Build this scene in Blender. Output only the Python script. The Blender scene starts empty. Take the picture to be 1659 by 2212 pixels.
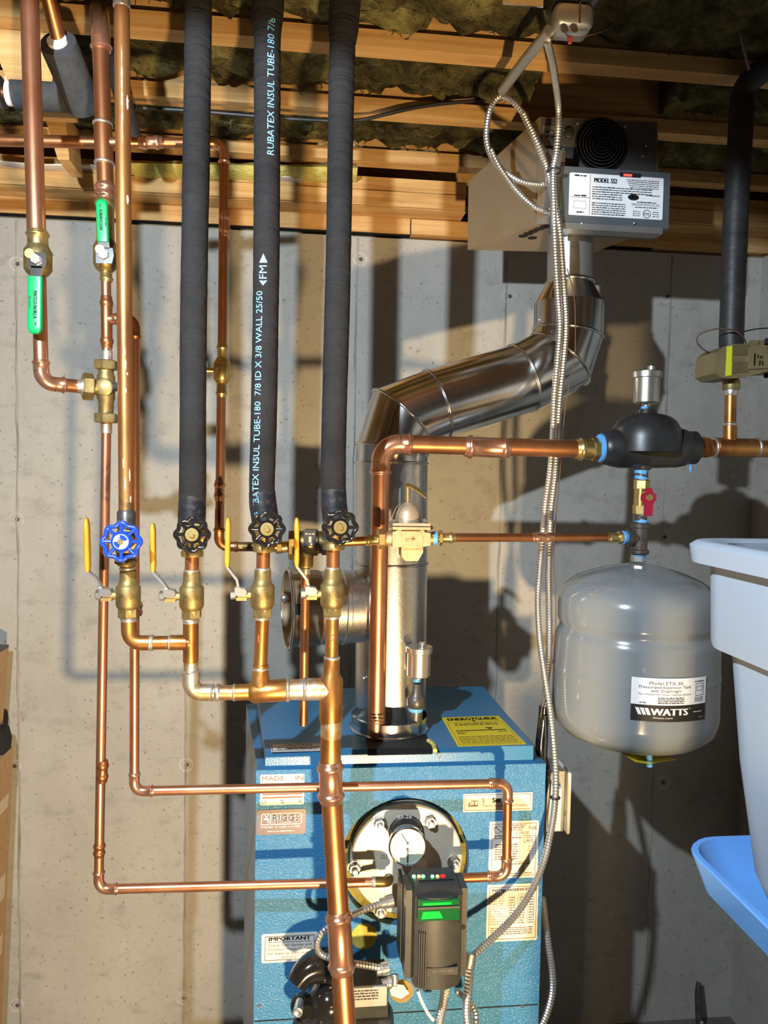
import bpy, math, random
from mathutils import Vector, Matrix, noise
R = math.radians
random.seed(7)
scene = bpy.context.scene
COL = scene.collection

# ------------------------------------------------------------------ camera
F, CX, CY = 1600.0, 829.5, 1106.0
CAM = Vector((0, 0, 1.66))
yaw, pit, rol = R(6.16), R(-2.74), R(1.055)
FW = Vector((math.sin(yaw)*math.cos(pit), math.cos(yaw)*math.cos(pit), math.sin(pit)))
_rt = Vector((math.cos(yaw), -math.sin(yaw), 0)); _up = _rt.cross(FW)
RT = _rt*math.cos(rol) + _up*math.sin(rol)
UP = -_rt*math.sin(rol) + _up*math.cos(rol)
cd = bpy.data.cameras.new('camera'); co = bpy.data.objects.new('camera', cd); COL.objects.link(co)
cd.sensor_fit = 'VERTICAL'; cd.sensor_height = 36; cd.lens = 36*F/2212; cd.clip_start = 0.02
m = Matrix((RT, UP, -FW)).transposed().to_4x4(); m.translation = CAM
co.matrix_world = m
scene.camera = co

# ------------------------------------------------------------------ world, lights, exposure
w = bpy.data.worlds.new('world'); scene.world = w; w.use_nodes = True
w.node_tree.nodes['Background'].inputs[0].default_value = (0.9, 0.8, 0.66, 1)
w.node_tree.nodes['Background'].inputs[1].default_value = 0.003
def light(name, typ, loc, energy, color, size):
    d = bpy.data.lights.new(name, typ); d.energy = energy; d.color = color; d.shadow_soft_size = size
    o = bpy.data.objects.new(name, d); COL.objects.link(o); o.location = loc
    return o
WARM = CAM + Vector((0.22, -0.23, -1.03))
COOL = CAM + Vector((-0.39, 0.22, 0.44))
wl = light('work_lamp_light', 'SPOT', WARM, 180, (1.0, 0.71, 0.36), 0.03)
wl.data.spot_size = R(142); wl.data.spot_blend = 1.0
wl.rotation_euler = Vector((0.15, 1, 0.30)).to_track_quat('-Z', 'Y').to_euler()
cl = light('clip_lamp_light', 'SPOT', COOL, 96, (0.78, 0.90, 1.0), 0.014)
cl.data.spot_size = R(177); cl.data.spot_blend = 0.06
cl.rotation_euler = Vector((-0.13, 0.347, -1)).to_track_quat('-Z', 'Y').to_euler()
vs = scene.view_settings
vs.view_transform = 'Standard'; vs.look = 'None'; vs.gamma = 1; vs.exposure = 0.45
vs.use_curve_mapping = False

# ------------------------------------------------------------------ pixel -> place
def ray(px, py):
    return FW + RT*((px-CX)/F) - UP*((py-CY)/F)
def P(px, py, Y):
    r = ray(px, py); return CAM + r*(Y/r.y)
def PZ(px, py, z):
    r = ray(px, py); return CAM + r*((z-CAM.z)/r.z)
def mp(px, py, Y):
    return (P(px, py, Y)-CAM).dot(FW)/F
def V(*a): return Vector(a)
def lerp(a, b, t): return a+(b-a)*t

# ------------------------------------------------------------------ materials
def mat(name, base=(.5, .5, .5), rough=.5, metal=0.0, spec=.5, coat=0.0, tex=None, bump=None, emit=None, estr=1.0, extra=None):
    m = bpy.data.materials.new(name); m.use_nodes = True
    nt = m.node_tree; b = nt.nodes['Principled BSDF']
    b.inputs['Base Color'].default_value = (*base, 1); b.inputs['Roughness'].default_value = rough
    b.inputs['Metallic'].default_value = metal; b.inputs['Specular IOR Level'].default_value = spec
    b.inputs['Coat Weight'].default_value = coat
    if emit:
        b.inputs['Emission Color'].default_value = (*emit, 1); b.inputs['Emission Strength'].default_value = estr
    tc = None
    if tex or bump or extra:
        tc = nt.nodes.new('ShaderNodeTexCoord')
    def coords(scale):
        mp_ = nt.nodes.new('ShaderNodeMapping'); mp_.inputs['Scale'].default_value = scale
        nt.links.new(tc.outputs['Object'], mp_.inputs['Vector']); return mp_.outputs[0]
    if tex:   # list of (kind, scale xyz, [(pos,color)...], mode factor)
        cur = None
        for k, (kind, scale, ramp, fac) in enumerate(tex):
            if kind == 'noise':
                n = nt.nodes.new('ShaderNodeTexNoise'); n.inputs['Scale'].default_value = 1; n.inputs['Detail'].default_value = 6; n.inputs['Roughness'].default_value = .62; out = n.outputs['Fac']
            elif kind == 'vor':
                n = nt.nodes.new('ShaderNodeTexVoronoi'); n.inputs['Scale'].default_value = 1; out = n.outputs['Distance']
            elif kind == 'wave':
                n = nt.nodes.new('ShaderNodeTexWave'); n.inputs['Scale'].default_value = 1; n.inputs['Distortion'].default_value = 6; n.inputs['Detail'].default_value = 3; n.bands_direction = 'Z'; out = n.outputs['Fac']
            nt.links.new(coords(scale), n.inputs['Vector'])
            r_ = nt.nodes.new('ShaderNodeValToRGB'); els = r_.color_ramp.elements
            els[0].position = ramp[0][0]; els[0].color = (*ramp[0][1], 1)
            els[1].position = ramp[-1][0]; els[1].color = (*ramp[-1][1], 1)
            for pz, c in ramp[1:-1]:
                e = els.new(pz); e.color = (*c, 1)
            nt.links.new(out, r_.inputs[0])
            if cur is None: cur = r_.outputs[0]
            else:
                mx = nt.nodes.new('ShaderNodeMix'); mx.data_type = 'RGBA'; mx.blend_type = 'MULTIPLY'
                mx.inputs[0].default_value = fac
                nt.links.new(cur, mx.inputs[6]); nt.links.new(r_.outputs[0], mx.inputs[7]); cur = mx.outputs[2]
        nt.links.new(cur, b.inputs['Base Color'])
    if bump:
        prev = None
        for kind, scale, strength, dist in bump:
            if kind == 'vor':
                n = nt.nodes.new('ShaderNodeTexVoronoi'); out = n.outputs['Distance']; n.inputs['Scale'].default_value = 1
            else:
                n = nt.nodes.new('ShaderNodeTexNoise'); out = n.outputs['Fac']; n.inputs['Scale'].default_value = 1; n.inputs['Detail'].default_value = 3
            nt.links.new(coords(scale), n.inputs['Vector'])
            bp = nt.nodes.new('ShaderNodeBump'); bp.inputs['Strength'].default_value = strength; bp.inputs['Distance'].default_value = dist
            nt.links.new(out, bp.inputs['Height'])
            if prev: nt.links.new(prev, bp.inputs['Normal'])
            prev = bp.outputs[0]
        nt.links.new(prev, b.inputs['Normal'])
    return m

MT = {}
MT['concrete'] = mat('concrete', rough=.9, spec=.2, tex=[
    ('noise', (2.2, 2.2, 1.6), [(.3, (.33, .315, .285)), (.7, (.47, .45, .41))], 1),
    ('noise', (14, 14, 22), [(.30, (.72, .72, .72)), (.45, (1, 1, 1))], .6),
    ('noise', (70, 70, 95), [(.30, (.30, .28, .25)), (.40, (1, 1, 1))], .7),
    ('vor', (34, 34, 27), [(.05, (.25, .22, .2)), (.12, (1, 1, 1))], .55)],
    bump=[('noise', (60, 60, 60), .25, .004), ('noise', (9, 9, 9), .2, .01)])
MT['concrete_floor'] = mat('concrete_floor', rough=.85, tex=[('noise', (5, 5, 5), [(.3, (.10, .09, .08)), (.7, (.17, .155, .14))], 1)])
MT['tie'] = mat('tie_plug', rough=.9, spec=.2, tex=[('noise', (60, 60, 60), [(.3, (.40, .38, .35)), (.7, (.56, .54, .5))], 1)], bump=[('noise', (150, 150, 150), .3, .002)])
MT['tiehole'] = mat('tie_hole', (.10, .08, .07), .9)
MT['seam'] = mat('form_seam', rough=.95, tex=[('noise', (40, 40, 6), [(.35, (.20, .185, .165)), (.65, (.40, .38, .35))], 1)])
def woodm(n, a, b, c, ax=(3, 30, 60)):
    return mat(n, rough=.75, spec=.25, tex=[('noise', ax, [(.3, a), (.5, b), (.72, c)], 1), ('noise', (11, 11, 11), [(.3, (.7, .62, .5)), (.42, (1, 1, 1))], .5)],
               bump=[('noise', (8, 90, 160), .15, .002)])
MT['wood'] = woodm('spruce_wood', (.42, .22, .075), (.58, .335, .125), (.68, .44, .20))
MT['woodp'] = woodm('treated_wood', (.20, .16, .09), (.27, .215, .12), (.34, .28, .17))
MT['osb'] = woodm('osb_web', (.36, .2, .06), (.5, .3, .1), (.58, .36, .14), (30, 30, 30))
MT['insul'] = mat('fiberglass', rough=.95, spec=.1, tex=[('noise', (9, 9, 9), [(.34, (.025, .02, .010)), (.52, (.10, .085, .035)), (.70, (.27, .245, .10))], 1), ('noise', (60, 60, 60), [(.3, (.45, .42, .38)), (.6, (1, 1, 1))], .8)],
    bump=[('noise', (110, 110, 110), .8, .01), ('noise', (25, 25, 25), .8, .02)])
MT['insuly'] = mat('fiberglass_yellow', rough=.95, spec=.1, tex=[('noise', (25, 25, 25), [(.3, (.42, .36, .08)), (.7, (.7, .62, .2))], 1)], bump=[('noise', (90, 90, 90), .7, .008)])
def copper(n, a, b, c, rough=.34, sc=(14, 14, 7)):
    return mat(n, rough=rough, metal=.9, tex=[('noise', sc, [(.3, a), (.5, b), (.7, c)], 1)], bump=[('noise', (80, 80, 80), .06, .001)])
MT['cu'] = copper('copper', (.48, .20, .105), (.60, .275, .155), (.68, .35, .215))
MT['cud'] = copper('copper_brown', (.36, .135, .052), (.46, .19, .08), (.54, .25, .12), .36)
MT['cuo'] = copper('copper_golden', (.28, .11, .04), (.46, .205, .062), (.60, .34, .11), .38, (26, 26, 16))
MT['cup'] = copper('copper_pressed', (.60, .28, .16), (.74, .38, .24), (.84, .50, .35), .26)
MT['cuold'] = mat('copper_weathered', rough=.42, metal=.8, tex=[('noise', (30, 30, 5), [(.3, (.25, .09, .035)), (.47, (.42, .18, .06)), (.64, (.47, .235, .085)), (.76, (.36, .34, .21))], 1)], bump=[('noise', (120, 120, 60), .12, .001)])
MT['tin'] = mat('tin_solder', rough=.38, metal=.85, tex=[('noise', (70, 70, 70), [(.3, (.34, .29, .22)), (.5, (.62, .59, .53)), (.7, (.8, .79, .76))], 1)], bump=[('noise', (140, 140, 140), .3, .001)])
MT['tinaged'] = mat('copper_tinned', rough=.4, metal=.85, tex=[('noise', (34, 34, 26), [(.36, (.50, .24, .09)), (.5, (.58, .40, .2)), (.6, (.62, .59, .52))], 1)])
MT['brass'] = mat('brass', rough=.3, metal=.92, tex=[('noise', (30, 30, 30), [(.3, (.52, .37, .12)), (.7, (.74, .57, .25))], 1)])
MT['brassd'] = mat('brass_aged', rough=.5, metal=.85, tex=[('noise', (40, 40, 40), [(.3, (.20, .14, .055)), (.55, (.35, .265, .11)), (.75, (.48, .385, .18))], 1)], bump=[('noise', (220, 220, 220), .18, .001)])
MT['brassk'] = mat('brass_dark', rough=.42, metal=.85, tex=[('noise', (40, 40, 40), [(.3, (.10, .065, .025)), (.7, (.27, .19, .075))], 1)])
MT['bronze'] = mat('bronze_cast', rough=.5, metal=.7, tex=[('noise', (60, 60, 60), [(.3, (.45, .29, .15)), (.7, (.62, .43, .25))], 1)], bump=[('noise', (450, 450, 450), .35, .001)])
MT['bell'] = mat('bell_paint', rough=.45, metal=.35, tex=[('noise', (30, 30, 30), [(.3, (.36, .27, .18)), (.7, (.44, .34, .24))], 1)])
MT['foam'] = mat('black_foam', rough=.85, spec=.14, tex=[('noise', (12, 12, 12), [(.3, (.015, .0145, .0155)), (.7, (.027, .0265, .028))], 1)],
    bump=[('noise', (24, 24, 105), .85, .007), ('noise', (70, 70, 70), .15, .001)])
MT['shadefib'] = mat('shadowed_fiber', rough=.95, tex=[('noise', (40, 40, 40), [(.3, (.09, .07, .012)), (.7, (.28, .22, .04))], 1)])  # yellow fiber darkened to olive, shadow put into the colour
MT['mustard'] = mat('mustard_paint', rough=.7, tex=[('noise', (60, 60, 60), [(.3, (.36, .29, .04)), (.7, (.50, .41, .07))], 1)])
MT['patina'] = mat('patina', (.30, .33, .22), .8)
MT['foamg'] = mat('grey_foam', rough=.8, spec=.2, tex=[('noise', (70, 70, 70), [(.3, (.042, .042, .043)), (.7, (.066, .066, .068))], 1)])
MT['foamsmooth'] = mat('black_tape', rough=.5, spec=.4, tex=[('noise', (30, 30, 60), [(.3, (.012, .011, .012)), (.7, (.03, .028, .03))], 1)], bump=[('noise', (60, 60, 90), .3, .002)])
MT['galv'] = mat('galvanised', rough=.2, metal=1, tex=[('noise', (16, 16, 5), [(.3, (.48, .49, .49)), (.7, (.70, .71, .71))], 1)], bump=[('noise', (5, 5, 3), .12, .01)])
MT['galvr'] = mat('galvanised_spangle', rough=.3, metal=1, tex=[('noise', (150, 150, 150), [(.3, (.54, .53, .50)), (.7, (.70, .69, .66))], 1)], bump=[('noise', (420, 420, 420), .22, .0008)])
MT['sheet'] = mat('sheet_steel', rough=.42, metal=.8, tex=[('noise', (6, 6, 6), [(.3, (.36, .36, .36)), (.7, (.48, .48, .47))], 1)])
MT['boxsteel'] = mat('blue_grey_steel', (.15, .17, .19), .4, .5)
MT['steelshade'] = mat('shade_darkened_steel', (.085, .083, .08), .45, .2)  # fan panel only: shade above the cool lamp's cut-off put into the colour
MT['armour'] = mat('armour_steel', rough=.33, metal=.93, tex=[('noise', (20, 20, 20), [(.3, (.54, .53, .52)), (.7, (.72, .72, .71))], 1)])
MT['chrome'] = mat('chrome', (.75, .75, .76), .14, 1)
MT['nickel'] = mat('nickel_satin', (.55, .52, .46), .33, .9)
MT['zinc'] = mat('zinc_plate', (.66, .66, .66), .3, .9)
MT['iron'] = mat('black_iron', rough=.4, metal=.5, tex=[('noise', (40, 40, 40), [(.3, (.055, .05, .048)), (.7, (.12, .11, .105))], 1)])
MT['blkpaint'] = mat('black_paint', rough=.38, spec=.5, tex=[('noise', (25, 25, 25), [(.3, (.012, .012, .013)), (.7, (.03, .03, .03))], 1)], bump=[('noise', (120, 120, 120), .1, .001)])
MT['blkgloss'] = mat('black_enamel', (.012, .011, .011), .12, 0, .6, coat=.6)
MT['blkplas'] = mat('black_plastic', rough=.42, spec=.45, tex=[('noise', (40, 40, 40), [(.3, (.026, .025, .024)), (.7, (.038, .037, .035))], 1)], bump=[('noise', (500, 500, 500), .08, .001)])
MT['tape'] = mat('blue_sealant', (.10, .36, .78), .5)
MT['blue'] = mat('blue_enamel', rough=.2, spec=.6, tex=[('noise', (8, 8, 8), [(.3, (.029, .17, .375)), (.7, (.038, .195, .41))], 1)],
    bump=[('noise', (300, 300, 300), .9, .0030)])
MT['bluelid'] = mat('blue_enamel_smooth', rough=.3, spec=.5, tex=[('noise', (8, 8, 8), [(.3, (.032, .165, .33)), (.7, (.042, .19, .365))], 1)], bump=[('noise', (330, 330, 330), .3, .001)])
MT['wheelblue'] = mat('blue_wheel', (.012, .055, .46), .22, 0, .6, coat=.4)
MT['yel'] = mat('yellow_vinyl', rough=.4, spec=.4, tex=[('noise', (50, 50, 9), [(.3, (.40, .19, .015)), (.6, (.60, .34, .03))], 1)])
MT['green'] = mat('green_vinyl', (.0, .30, .085), .33, 0, .5)
MT['red'] = mat('red_vinyl', (.26, .006, .035), .35)
MT['white'] = mat('white_print', (.82, .82, .80), .5)
MT['paper'] = mat('label_paper', (.62, .60, .565), .5)
MT['paperw'] = mat('label_white', (.84, .85, .86), .3)
MT['ink'] = mat('black_ink', (.015, .014, .014), .5)
MT['inkbrown'] = mat('brown_ink', (.12, .07, .04), .5)
MT['inkred'] = mat('red_ink', (.45, .10, .06), .5)
MT['inkpink'] = mat('pink_ink', (.72, .40, .36), .5)
MT['inkblue'] = mat('blue_ink', (.22, .50, .80), .55)
MT['foil'] = mat('foil_label', (.15, .115, .135), .35, .1)
MT['yellow'] = mat('yellow_label', (.72, .56, .02), .45)
MT['plate'] = mat('coil_plate', rough=.35, metal=.45, tex=[('noise', (14, 14, 14), [(.3, (.62, .58, .46)), (.7, (.74, .70, .58))], 1)])
MT['steel'] = mat('steel', (.5, .49, .47), .3, .95)
MT['tank'] = mat('tank_enamel', (.205, .225, .24), .17, 0, .5, coat=.35)
MT['glass'] = mat('dial_face', (.30, .34, .29), .3, 0, .4)
MT['card'] = mat('cardboard', rough=.85, spec=.2, tex=[('noise', (6, 60, 60), [(.3, (.42, .26, .14)), (.7, (.52, .34, .19))], 1)])
MT['cardtape'] = mat('clear_tape', (.62, .48, .30), .12, 0, .6, bump=[('noise', (60, 60, 60), .6, .004)])
MT['dark'] = mat('dark_void', (.006, .006, .006), .8)
MT['bluplas'] = mat('blue_plastic', (.085, .23, .54), .32, 0, .5, bump=[('noise', (300, 300, 300), .05, .001)])
MT['olive'] = mat('valve_gold_plastic', rough=.4, metal=.35, tex=[('noise', (20, 20, 20), [(.3, (.21, .16, .075)), (.7, (.27, .215, .11))], 1)])
MT['hilite'] = mat('highlighter_yellow', (.62, .62, .02), .5)
MT['wire'] = mat('brown_wire', (.11, .06, .045), .45)
MT['wirew'] = mat('white_wire', (.72, .68, .62), .45)
MT['redw'] = mat('red_wire', (.42, .06, .05), .45)
MT['brownlit'] = mat('brown_warmlit_steel', rough=.35, metal=.6, tex=[('noise', (6, 6, 6), [(.3, (.33, .25, .155)), (.7, (.41, .31, .2))], 1)])
MT['ledg'] = mat('led_green', (.1, .9, .3), .3, emit=(.1, 1, .3), estr=6)
MT['leda'] = mat('led_amber', (.9, .6, .1), .3, emit=(1, .55, .08), estr=4)
MT['ledr'] = mat('led_red', (.6, .02, .03), .3, emit=(1, .03, .03), estr=.25)
MT['ledrb'] = mat('led_red_bright', (.6, .02, .03), .3, emit=(1, .04, .02), estr=3)
MT['lcd'] = mat('green_window', (.0, .06, .015), .2, emit=(.0, .55, .02), estr=.05)
MT['lcdglow'] = mat('green_display', (.0, .2, .03), .2, emit=(.0, .9, .03), estr=.55)
# translucent white bin
mb_ = bpy.data.materials.new('translucent_white_plastic'); mb_.use_nodes = True
nt = mb_.node_tree; pb = nt.nodes['Principled BSDF']; pb.inputs['Base Color'].default_value = (.31, .36, .43, 1); pb.inputs['Roughness'].default_value = .4
tr = nt.nodes.new('ShaderNodeBsdfTranslucent'); tr.inputs[0].default_value = (.31, .36, .44, 1)
mx = nt.nodes.new('ShaderNodeMixShader'); mx.inputs[0].default_value = .35
nt.links.new(pb.outputs[0], mx.inputs[1]); nt.links.new(tr.outputs[0], mx.inputs[2]); nt.links.new(mx.outputs[0], nt.nodes['Material Output'].inputs[0])
MT['bin'] = mb_

# ------------------------------------------------------------------ mesh builder
def basis(d):
    d = d.normalized()
    a = V(0, 0, 1) if abs(d.z) < .9 else V(0, -1, 0)
    u = a.cross(d).normalized(); v = d.cross(u)
    return u, v, d
class MB:
    def __init__(s): s.v = []; s.f = []
    def add(s, vs, fs):
        k = len(s.v); s.v += [Vector(q) for q in vs]; s.f += [tuple(i+k for i in f) for f in fs]; return s
    def lathe(s, p, d, prof, n=24, cap=True, ph=0.0):
        u, v, d = basis(d); vs = []; fs = []
        for h, r in prof:
            for i in range(n):
                a = 2*math.pi*i/n+ph
                vs.append(p+d*h+(u*math.cos(a)+v*math.sin(a))*max(r, 1e-5))
        for j in range(len(prof)-1):
            for i in range(n):
                a, b = j*n+i, j*n+(i+1) % n
                fs.append((a, b, b+n, a+n))
        if cap:
            fs.append(tuple(range(n-1, -1, -1))); k = (len(prof)-1)*n; fs.append(tuple(range(k, k+n)))
        return s.add(vs, fs)
    def cyl(s, a, b, r, n=20, bev=0.0):
        L = (b-a).length
        pr = [(0, r), (L, r)] if not bev else [(0, r-bev), (bev, r), (L-bev, r), (L, r-bev)]
        return s.lathe(a, b-a, pr, n)
    def hexa(s, a, b, r, ph=R(30), bev=.08):
        L = (b-a).length
        return s.lathe(a, b-a, [(0, r*(1-bev)), (L*.12, r), (L*.88, r), (L, r*(1-bev))], 6, True, ph)
    def tube(s, pts, rad, n=12, cap=True, closed=False):
        N = len(pts); rr = rad if isinstance(rad, (list, tuple)) else [rad]*N
        T = []
        for i in range(N):
            if closed: t = pts[(i+1) % N]-pts[i-1]
            else: t = pts[min(i+1, N-1)]-pts[max(i-1, 0)]
            T.append(t.normalized())
        u, v, _ = basis(T[0]); vs = []; fs = []
        for i in range(N):
            if i:
                q = T[i-1].rotation_difference(T[i]); u = q @ u; 
                u = (u-T[i]*u.dot(T[i])).normalized()
            v = T[i].cross(u)
            for k in range(n):
                a = 2*math.pi*k/n
                vs.append(pts[i]+(u*math.cos(a)+v*math.sin(a))*rr[i])
        M_ = N if closed else N-1
        for j in range(M_):
            for k in range(n):
                a, b = j*n+k, j*n+(k+1) % n
                c, d = ((j+1) % N)*n+(k+1) % n, ((j+1) % N)*n+k
                fs.append((a, b, c, d))
        if cap and not closed:
            fs.append(tuple(range(n-1, -1, -1))); k = (N-1)*n; fs.append(tuple(range(k, k+n)))
        return s.add(vs, fs)
    def box(s, c, size, rot=None, bev=0.0):
        hx, hy, hz = size[0]/2, size[1]/2, size[2]/2
        M = rot if rot else Matrix.Identity(3)
        if not bev:
            vs = [c+M@V(x*hx, y*hy, z*hz) for x in (-1, 1) for y in (-1, 1) for z in (-1, 1)]
            return s.add(vs, [(0, 1, 3, 2), (4, 6, 7, 5), (0, 4, 5, 1), (2, 3, 7, 6), (0, 2, 6, 4), (1, 5, 7, 3)])
        # bevelled: rounded rect (x,z) rings along y
        rings = []
        for yy, ins in ((-hy, bev), (-hy+bev, 0), (hy-bev, 0), (hy, bev)):
            rings.append([c+M@V(x, yy, z) for x, z in rrect(hx-ins, hz-ins, min(bev*1.6, hx-ins-1e-5, hz-ins-1e-5), 3)])
        return s.loft(rings)
    def loft(s, rings, cap=True, closed=False):
        n = len(rings[0]); vs = [q for r in rings for q in r]; fs = []
        N = len(rings)
        for j in range(N if closed else N-1):
            for i in range(n):
                a, b = j*n+i, j*n+(i+1) % n
                k = ((j+1) % N)*n
                fs.append((a, b, k+(i+1) % n, k+i))
        if cap and not closed:
            fs.append(tuple(range(n-1, -1, -1))); k = (N-1)*n; fs.append(tuple(range(k, k+n)))
        return s.add(vs, fs)
    def prism(s, poly, ext):
        n = len(poly); vs = list(poly)+[q+ext for q in poly]
        fs = [tuple(range(n-1, -1, -1)), tuple(range(n, 2*n))]+[(i, (i+1) % n, n+(i+1) % n, n+i) for i in range(n)]
        return s.add(vs, fs)
    def hexahedron(s, b, t):   # bottom 4, top 4 (same winding)
        return s.add(list(b)+list(t), [(3, 2, 1, 0), (4, 5, 6, 7), (0, 1, 5, 4), (1, 2, 6, 5), (2, 3, 7, 6), (3, 0, 4, 7)])
    def torus(s, c, nrm, Rr, r, n=32, k=8):
        u, v, d = basis(nrm)
        pts = [c+(u*math.cos(2*math.pi*i/n)+v*math.sin(2*math.pi*i/n))*Rr for i in range(n)]
        return s.tube(pts, r, k, closed=True)
    def ball(s, c, rx, rz=None, n=16, axis=V(0, 0, 1)):
        rz = rz or rx; m_ = 8
        return s.lathe(c, axis, [(-rz*math.cos(math.pi*i/m_), rx*math.sin(math.pi*i/m_)) for i in range(m_+1)], n, False)
    def strip(s, pts, wdir, wd, th):  # flat bar swept along pts
        rings = []
        N = len(pts)
        for i in range(N):
            t = (pts[min(i+1, N-1)]-pts[max(i-1, 0)]).normalized()
            n_ = t.cross(wdir).normalized()
            rings.append([pts[i]+wdir*a*wd/2+n_*b*th/2 for a, b in ((-1, -1), (1, -1), (1, 1), (-1, 1))])
        return s.loft(rings)
def rrect(hx, hy, r, k=4):
    out = []
    for cx, cy, a0 in ((hx-r, hy-r, 0), (-hx+r, hy-r, 90), (-hx+r, -hy+r, 180), (hx-r, -hy+r, 270)):
        for i in range(k+1):
            a = R(a0+90*i/k); out.append((cx+r*math.cos(a), cy+r*math.sin(a)))
    return out
def catmull(pts, ds=.01):
    out = []
    q = [pts[0]*2-pts[1]]+list(pts)+[pts[-1]*2-pts[-2]]
    for i in range(1, len(q)-2):
        p0, p1, p2, p3 = q[i-1:i+3]; n = max(2, int((p2-p1).length/ds))
        for k in range(n):
            t = k/n
            out.append(.5*((2*p1)+(p2-p0)*t+(2*p0-5*p1+4*p2-p3)*t*t+(3*p1-p0-3*p2+p3)*t**3))
    out.append(pts[-1].copy()); return out
def resample(pts, ds):
    out = [pts[0].copy()]; acc = 0.0
    for a, b in zip(pts, pts[1:]):
        L = (b-a).length; d = ds-acc
        while d <= L:
            out.append(a.lerp(b, d/L)); d += ds
        acc = L-(d-ds)
    return out

def linkobj(name, me, parent):
    o = bpy.data.objects.new(name, me); COL.objects.link(o)
    if parent: o.parent = parent
    return o
def origin(o):
    q = Vector((0, 0, 0))
    while o: q = q+o.location; o = o.parent
    return q
def part(name, mb, material, parent=None, smooth=40, label=None, loc=None):
    base = origin(parent) if parent else Vector((0, 0, 0))
    own = Vector((0, 0, 0))
    if parent is None:
        if loc is None:
            n = len(mb.v); own = Vector((sum(q.x for q in mb.v)/n, sum(q.y for q in mb.v)/n, min(q.z for q in mb.v)))
        else: own = loc
    me = bpy.data.meshes.new(name)
    me.from_pydata([tuple(q-base-own) for q in mb.v], [], mb.f)
    me.materials.append(MT[material] if isinstance(material, str) else material)
    if smooth:
        me.polygons.foreach_set('use_smooth', [True]*len(me.polygons))
        me.set_sharp_from_angle(angle=R(smooth))
    me.update()
    o = linkobj(name, me, parent); o.location = own
    if label: o['label'] = label
    return o
def thing(name, label, cat, base, group=None):
    o = bpy.data.objects.new(name, None); COL.objects.link(o); o.empty_display_size = .02
    o.location = base; o['label'] = label; o['category'] = cat
    if group: o['group'] = group
    return o
def tag(o, label, cat, group=None):
    o['label'] = label; o['category'] = cat
    if group: o['group'] = group
    return o
def struct(name, mb, material, smooth=0):
    o = part(name, mb, material, None, smooth); o['kind'] = 'structure'; return o

# ------------------------------------------------------------------ text
_tc = {}
def textmesh(s):
    if s in _tc: return _tc[s]
    cu = bpy.data.curves.new('t', 'FONT'); cu.body = s; cu.size = 1; cu.resolution_u = 2
    ob = bpy.data.objects.new('t', cu)
    me = bpy.data.meshes.new_from_object(ob)
    vs = [(q.co.x, q.co.y) for q in me.vertices]; fs = [tuple(p.vertices) for p in me.polygons]
    bpy.data.objects.remove(ob); bpy.data.curves.remove(cu); bpy.data.meshes.remove(me)
    if vs:
        x0 = min(v[0] for v in vs); x1 = max(v[0] for v in vs)
    else: x0 = x1 = 0
    _tc[s] = (vs, fs, x0, x1); return _tc[s]
CAPH = .70
class Print:
    """flat ink lying on a surface: fn(u, v) -> point; u, v in metres"""
    def __init__(s, fn): s.fn = fn; s.mb = {}
    def _m(s, m): return s.mb.setdefault(m, MB())
    def txt(s, t, u, v, h, mat_='ink', align='L', width=None, shear=0, bold=0):
        vs, fs, x0, x1 = textmesh(t)
        if not vs: return
        k = h/CAPH; kx = k if width is None else width/(x1-x0)
        off = {'L': 0, 'C': -(x1-x0)*kx/2, 'R': -(x1-x0)*kx}[align]
        for b in ([0] if not bold else [-bold, 0, bold]):
            s._m(mat_).add([s.fn(u+off+(x-x0)*kx+shear*y*k+b, v+y*k) for x, y in vs], fs)
    def quad(s, q, mat_='ink'):
        s._m(mat_).add([s.fn(*p) for p in q], [tuple(range(len(q)))])
    def bar(s, u0, v0, u1, v1, mat_='ink', n=1):
        for i in range(n):
            a, b = lerp(u0, u1, i/n), lerp(u0, u1, (i+1)/n)
            s.quad([(a, v0), (b, v0), (b, v1), (a, v1)], mat_)
    def frame(s, u0, v0, u1, v1, t, mat_='ink'):
        s.bar(u0, v0, u1, v0+t, mat_); s.bar(u0, v1-t, u1, v1, mat_); s.bar(u0, v0, u0+t, v1, mat_); s.bar(u1-t, v0, u1, v1, mat_)
    def scribble(s, u0, u1, v, h, mat_='inkbrown', seed=0):   # unreadable small print: broken dashes
        rg = random.Random(seed+int(abs(u0*7919+v*104729)*1000)); x = u0
        while x < u1:
            L = min(h*rg.uniform(1.2, 4.2), u1-x); s.bar(x, v, x+L, v+h*rg.uniform(.6, .9), mat_); x += L+h*.5
    def disc(s, u, v, ru, rv, mat_='ink', n=20, inner=0):
        q = [(u+ru*math.cos(2*math.pi*i/n), v+rv*math.sin(2*math.pi*i/n)) for i in range(n)]
        if not inner: s.quad(q, mat_)
        else:
            for i in range(n):
                a, b = q[i], q[(i+1) % n]
                f = lambda p: (u+(p[0]-u)*inner, v+(p[1]-v)*inner)
                s.quad([a, b, f(b), f(a)], mat_)
    def done(s, parent, name='printing'):
        for m_, mb in s.mb.items(): part(name, mb, m_, parent, 0)
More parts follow.
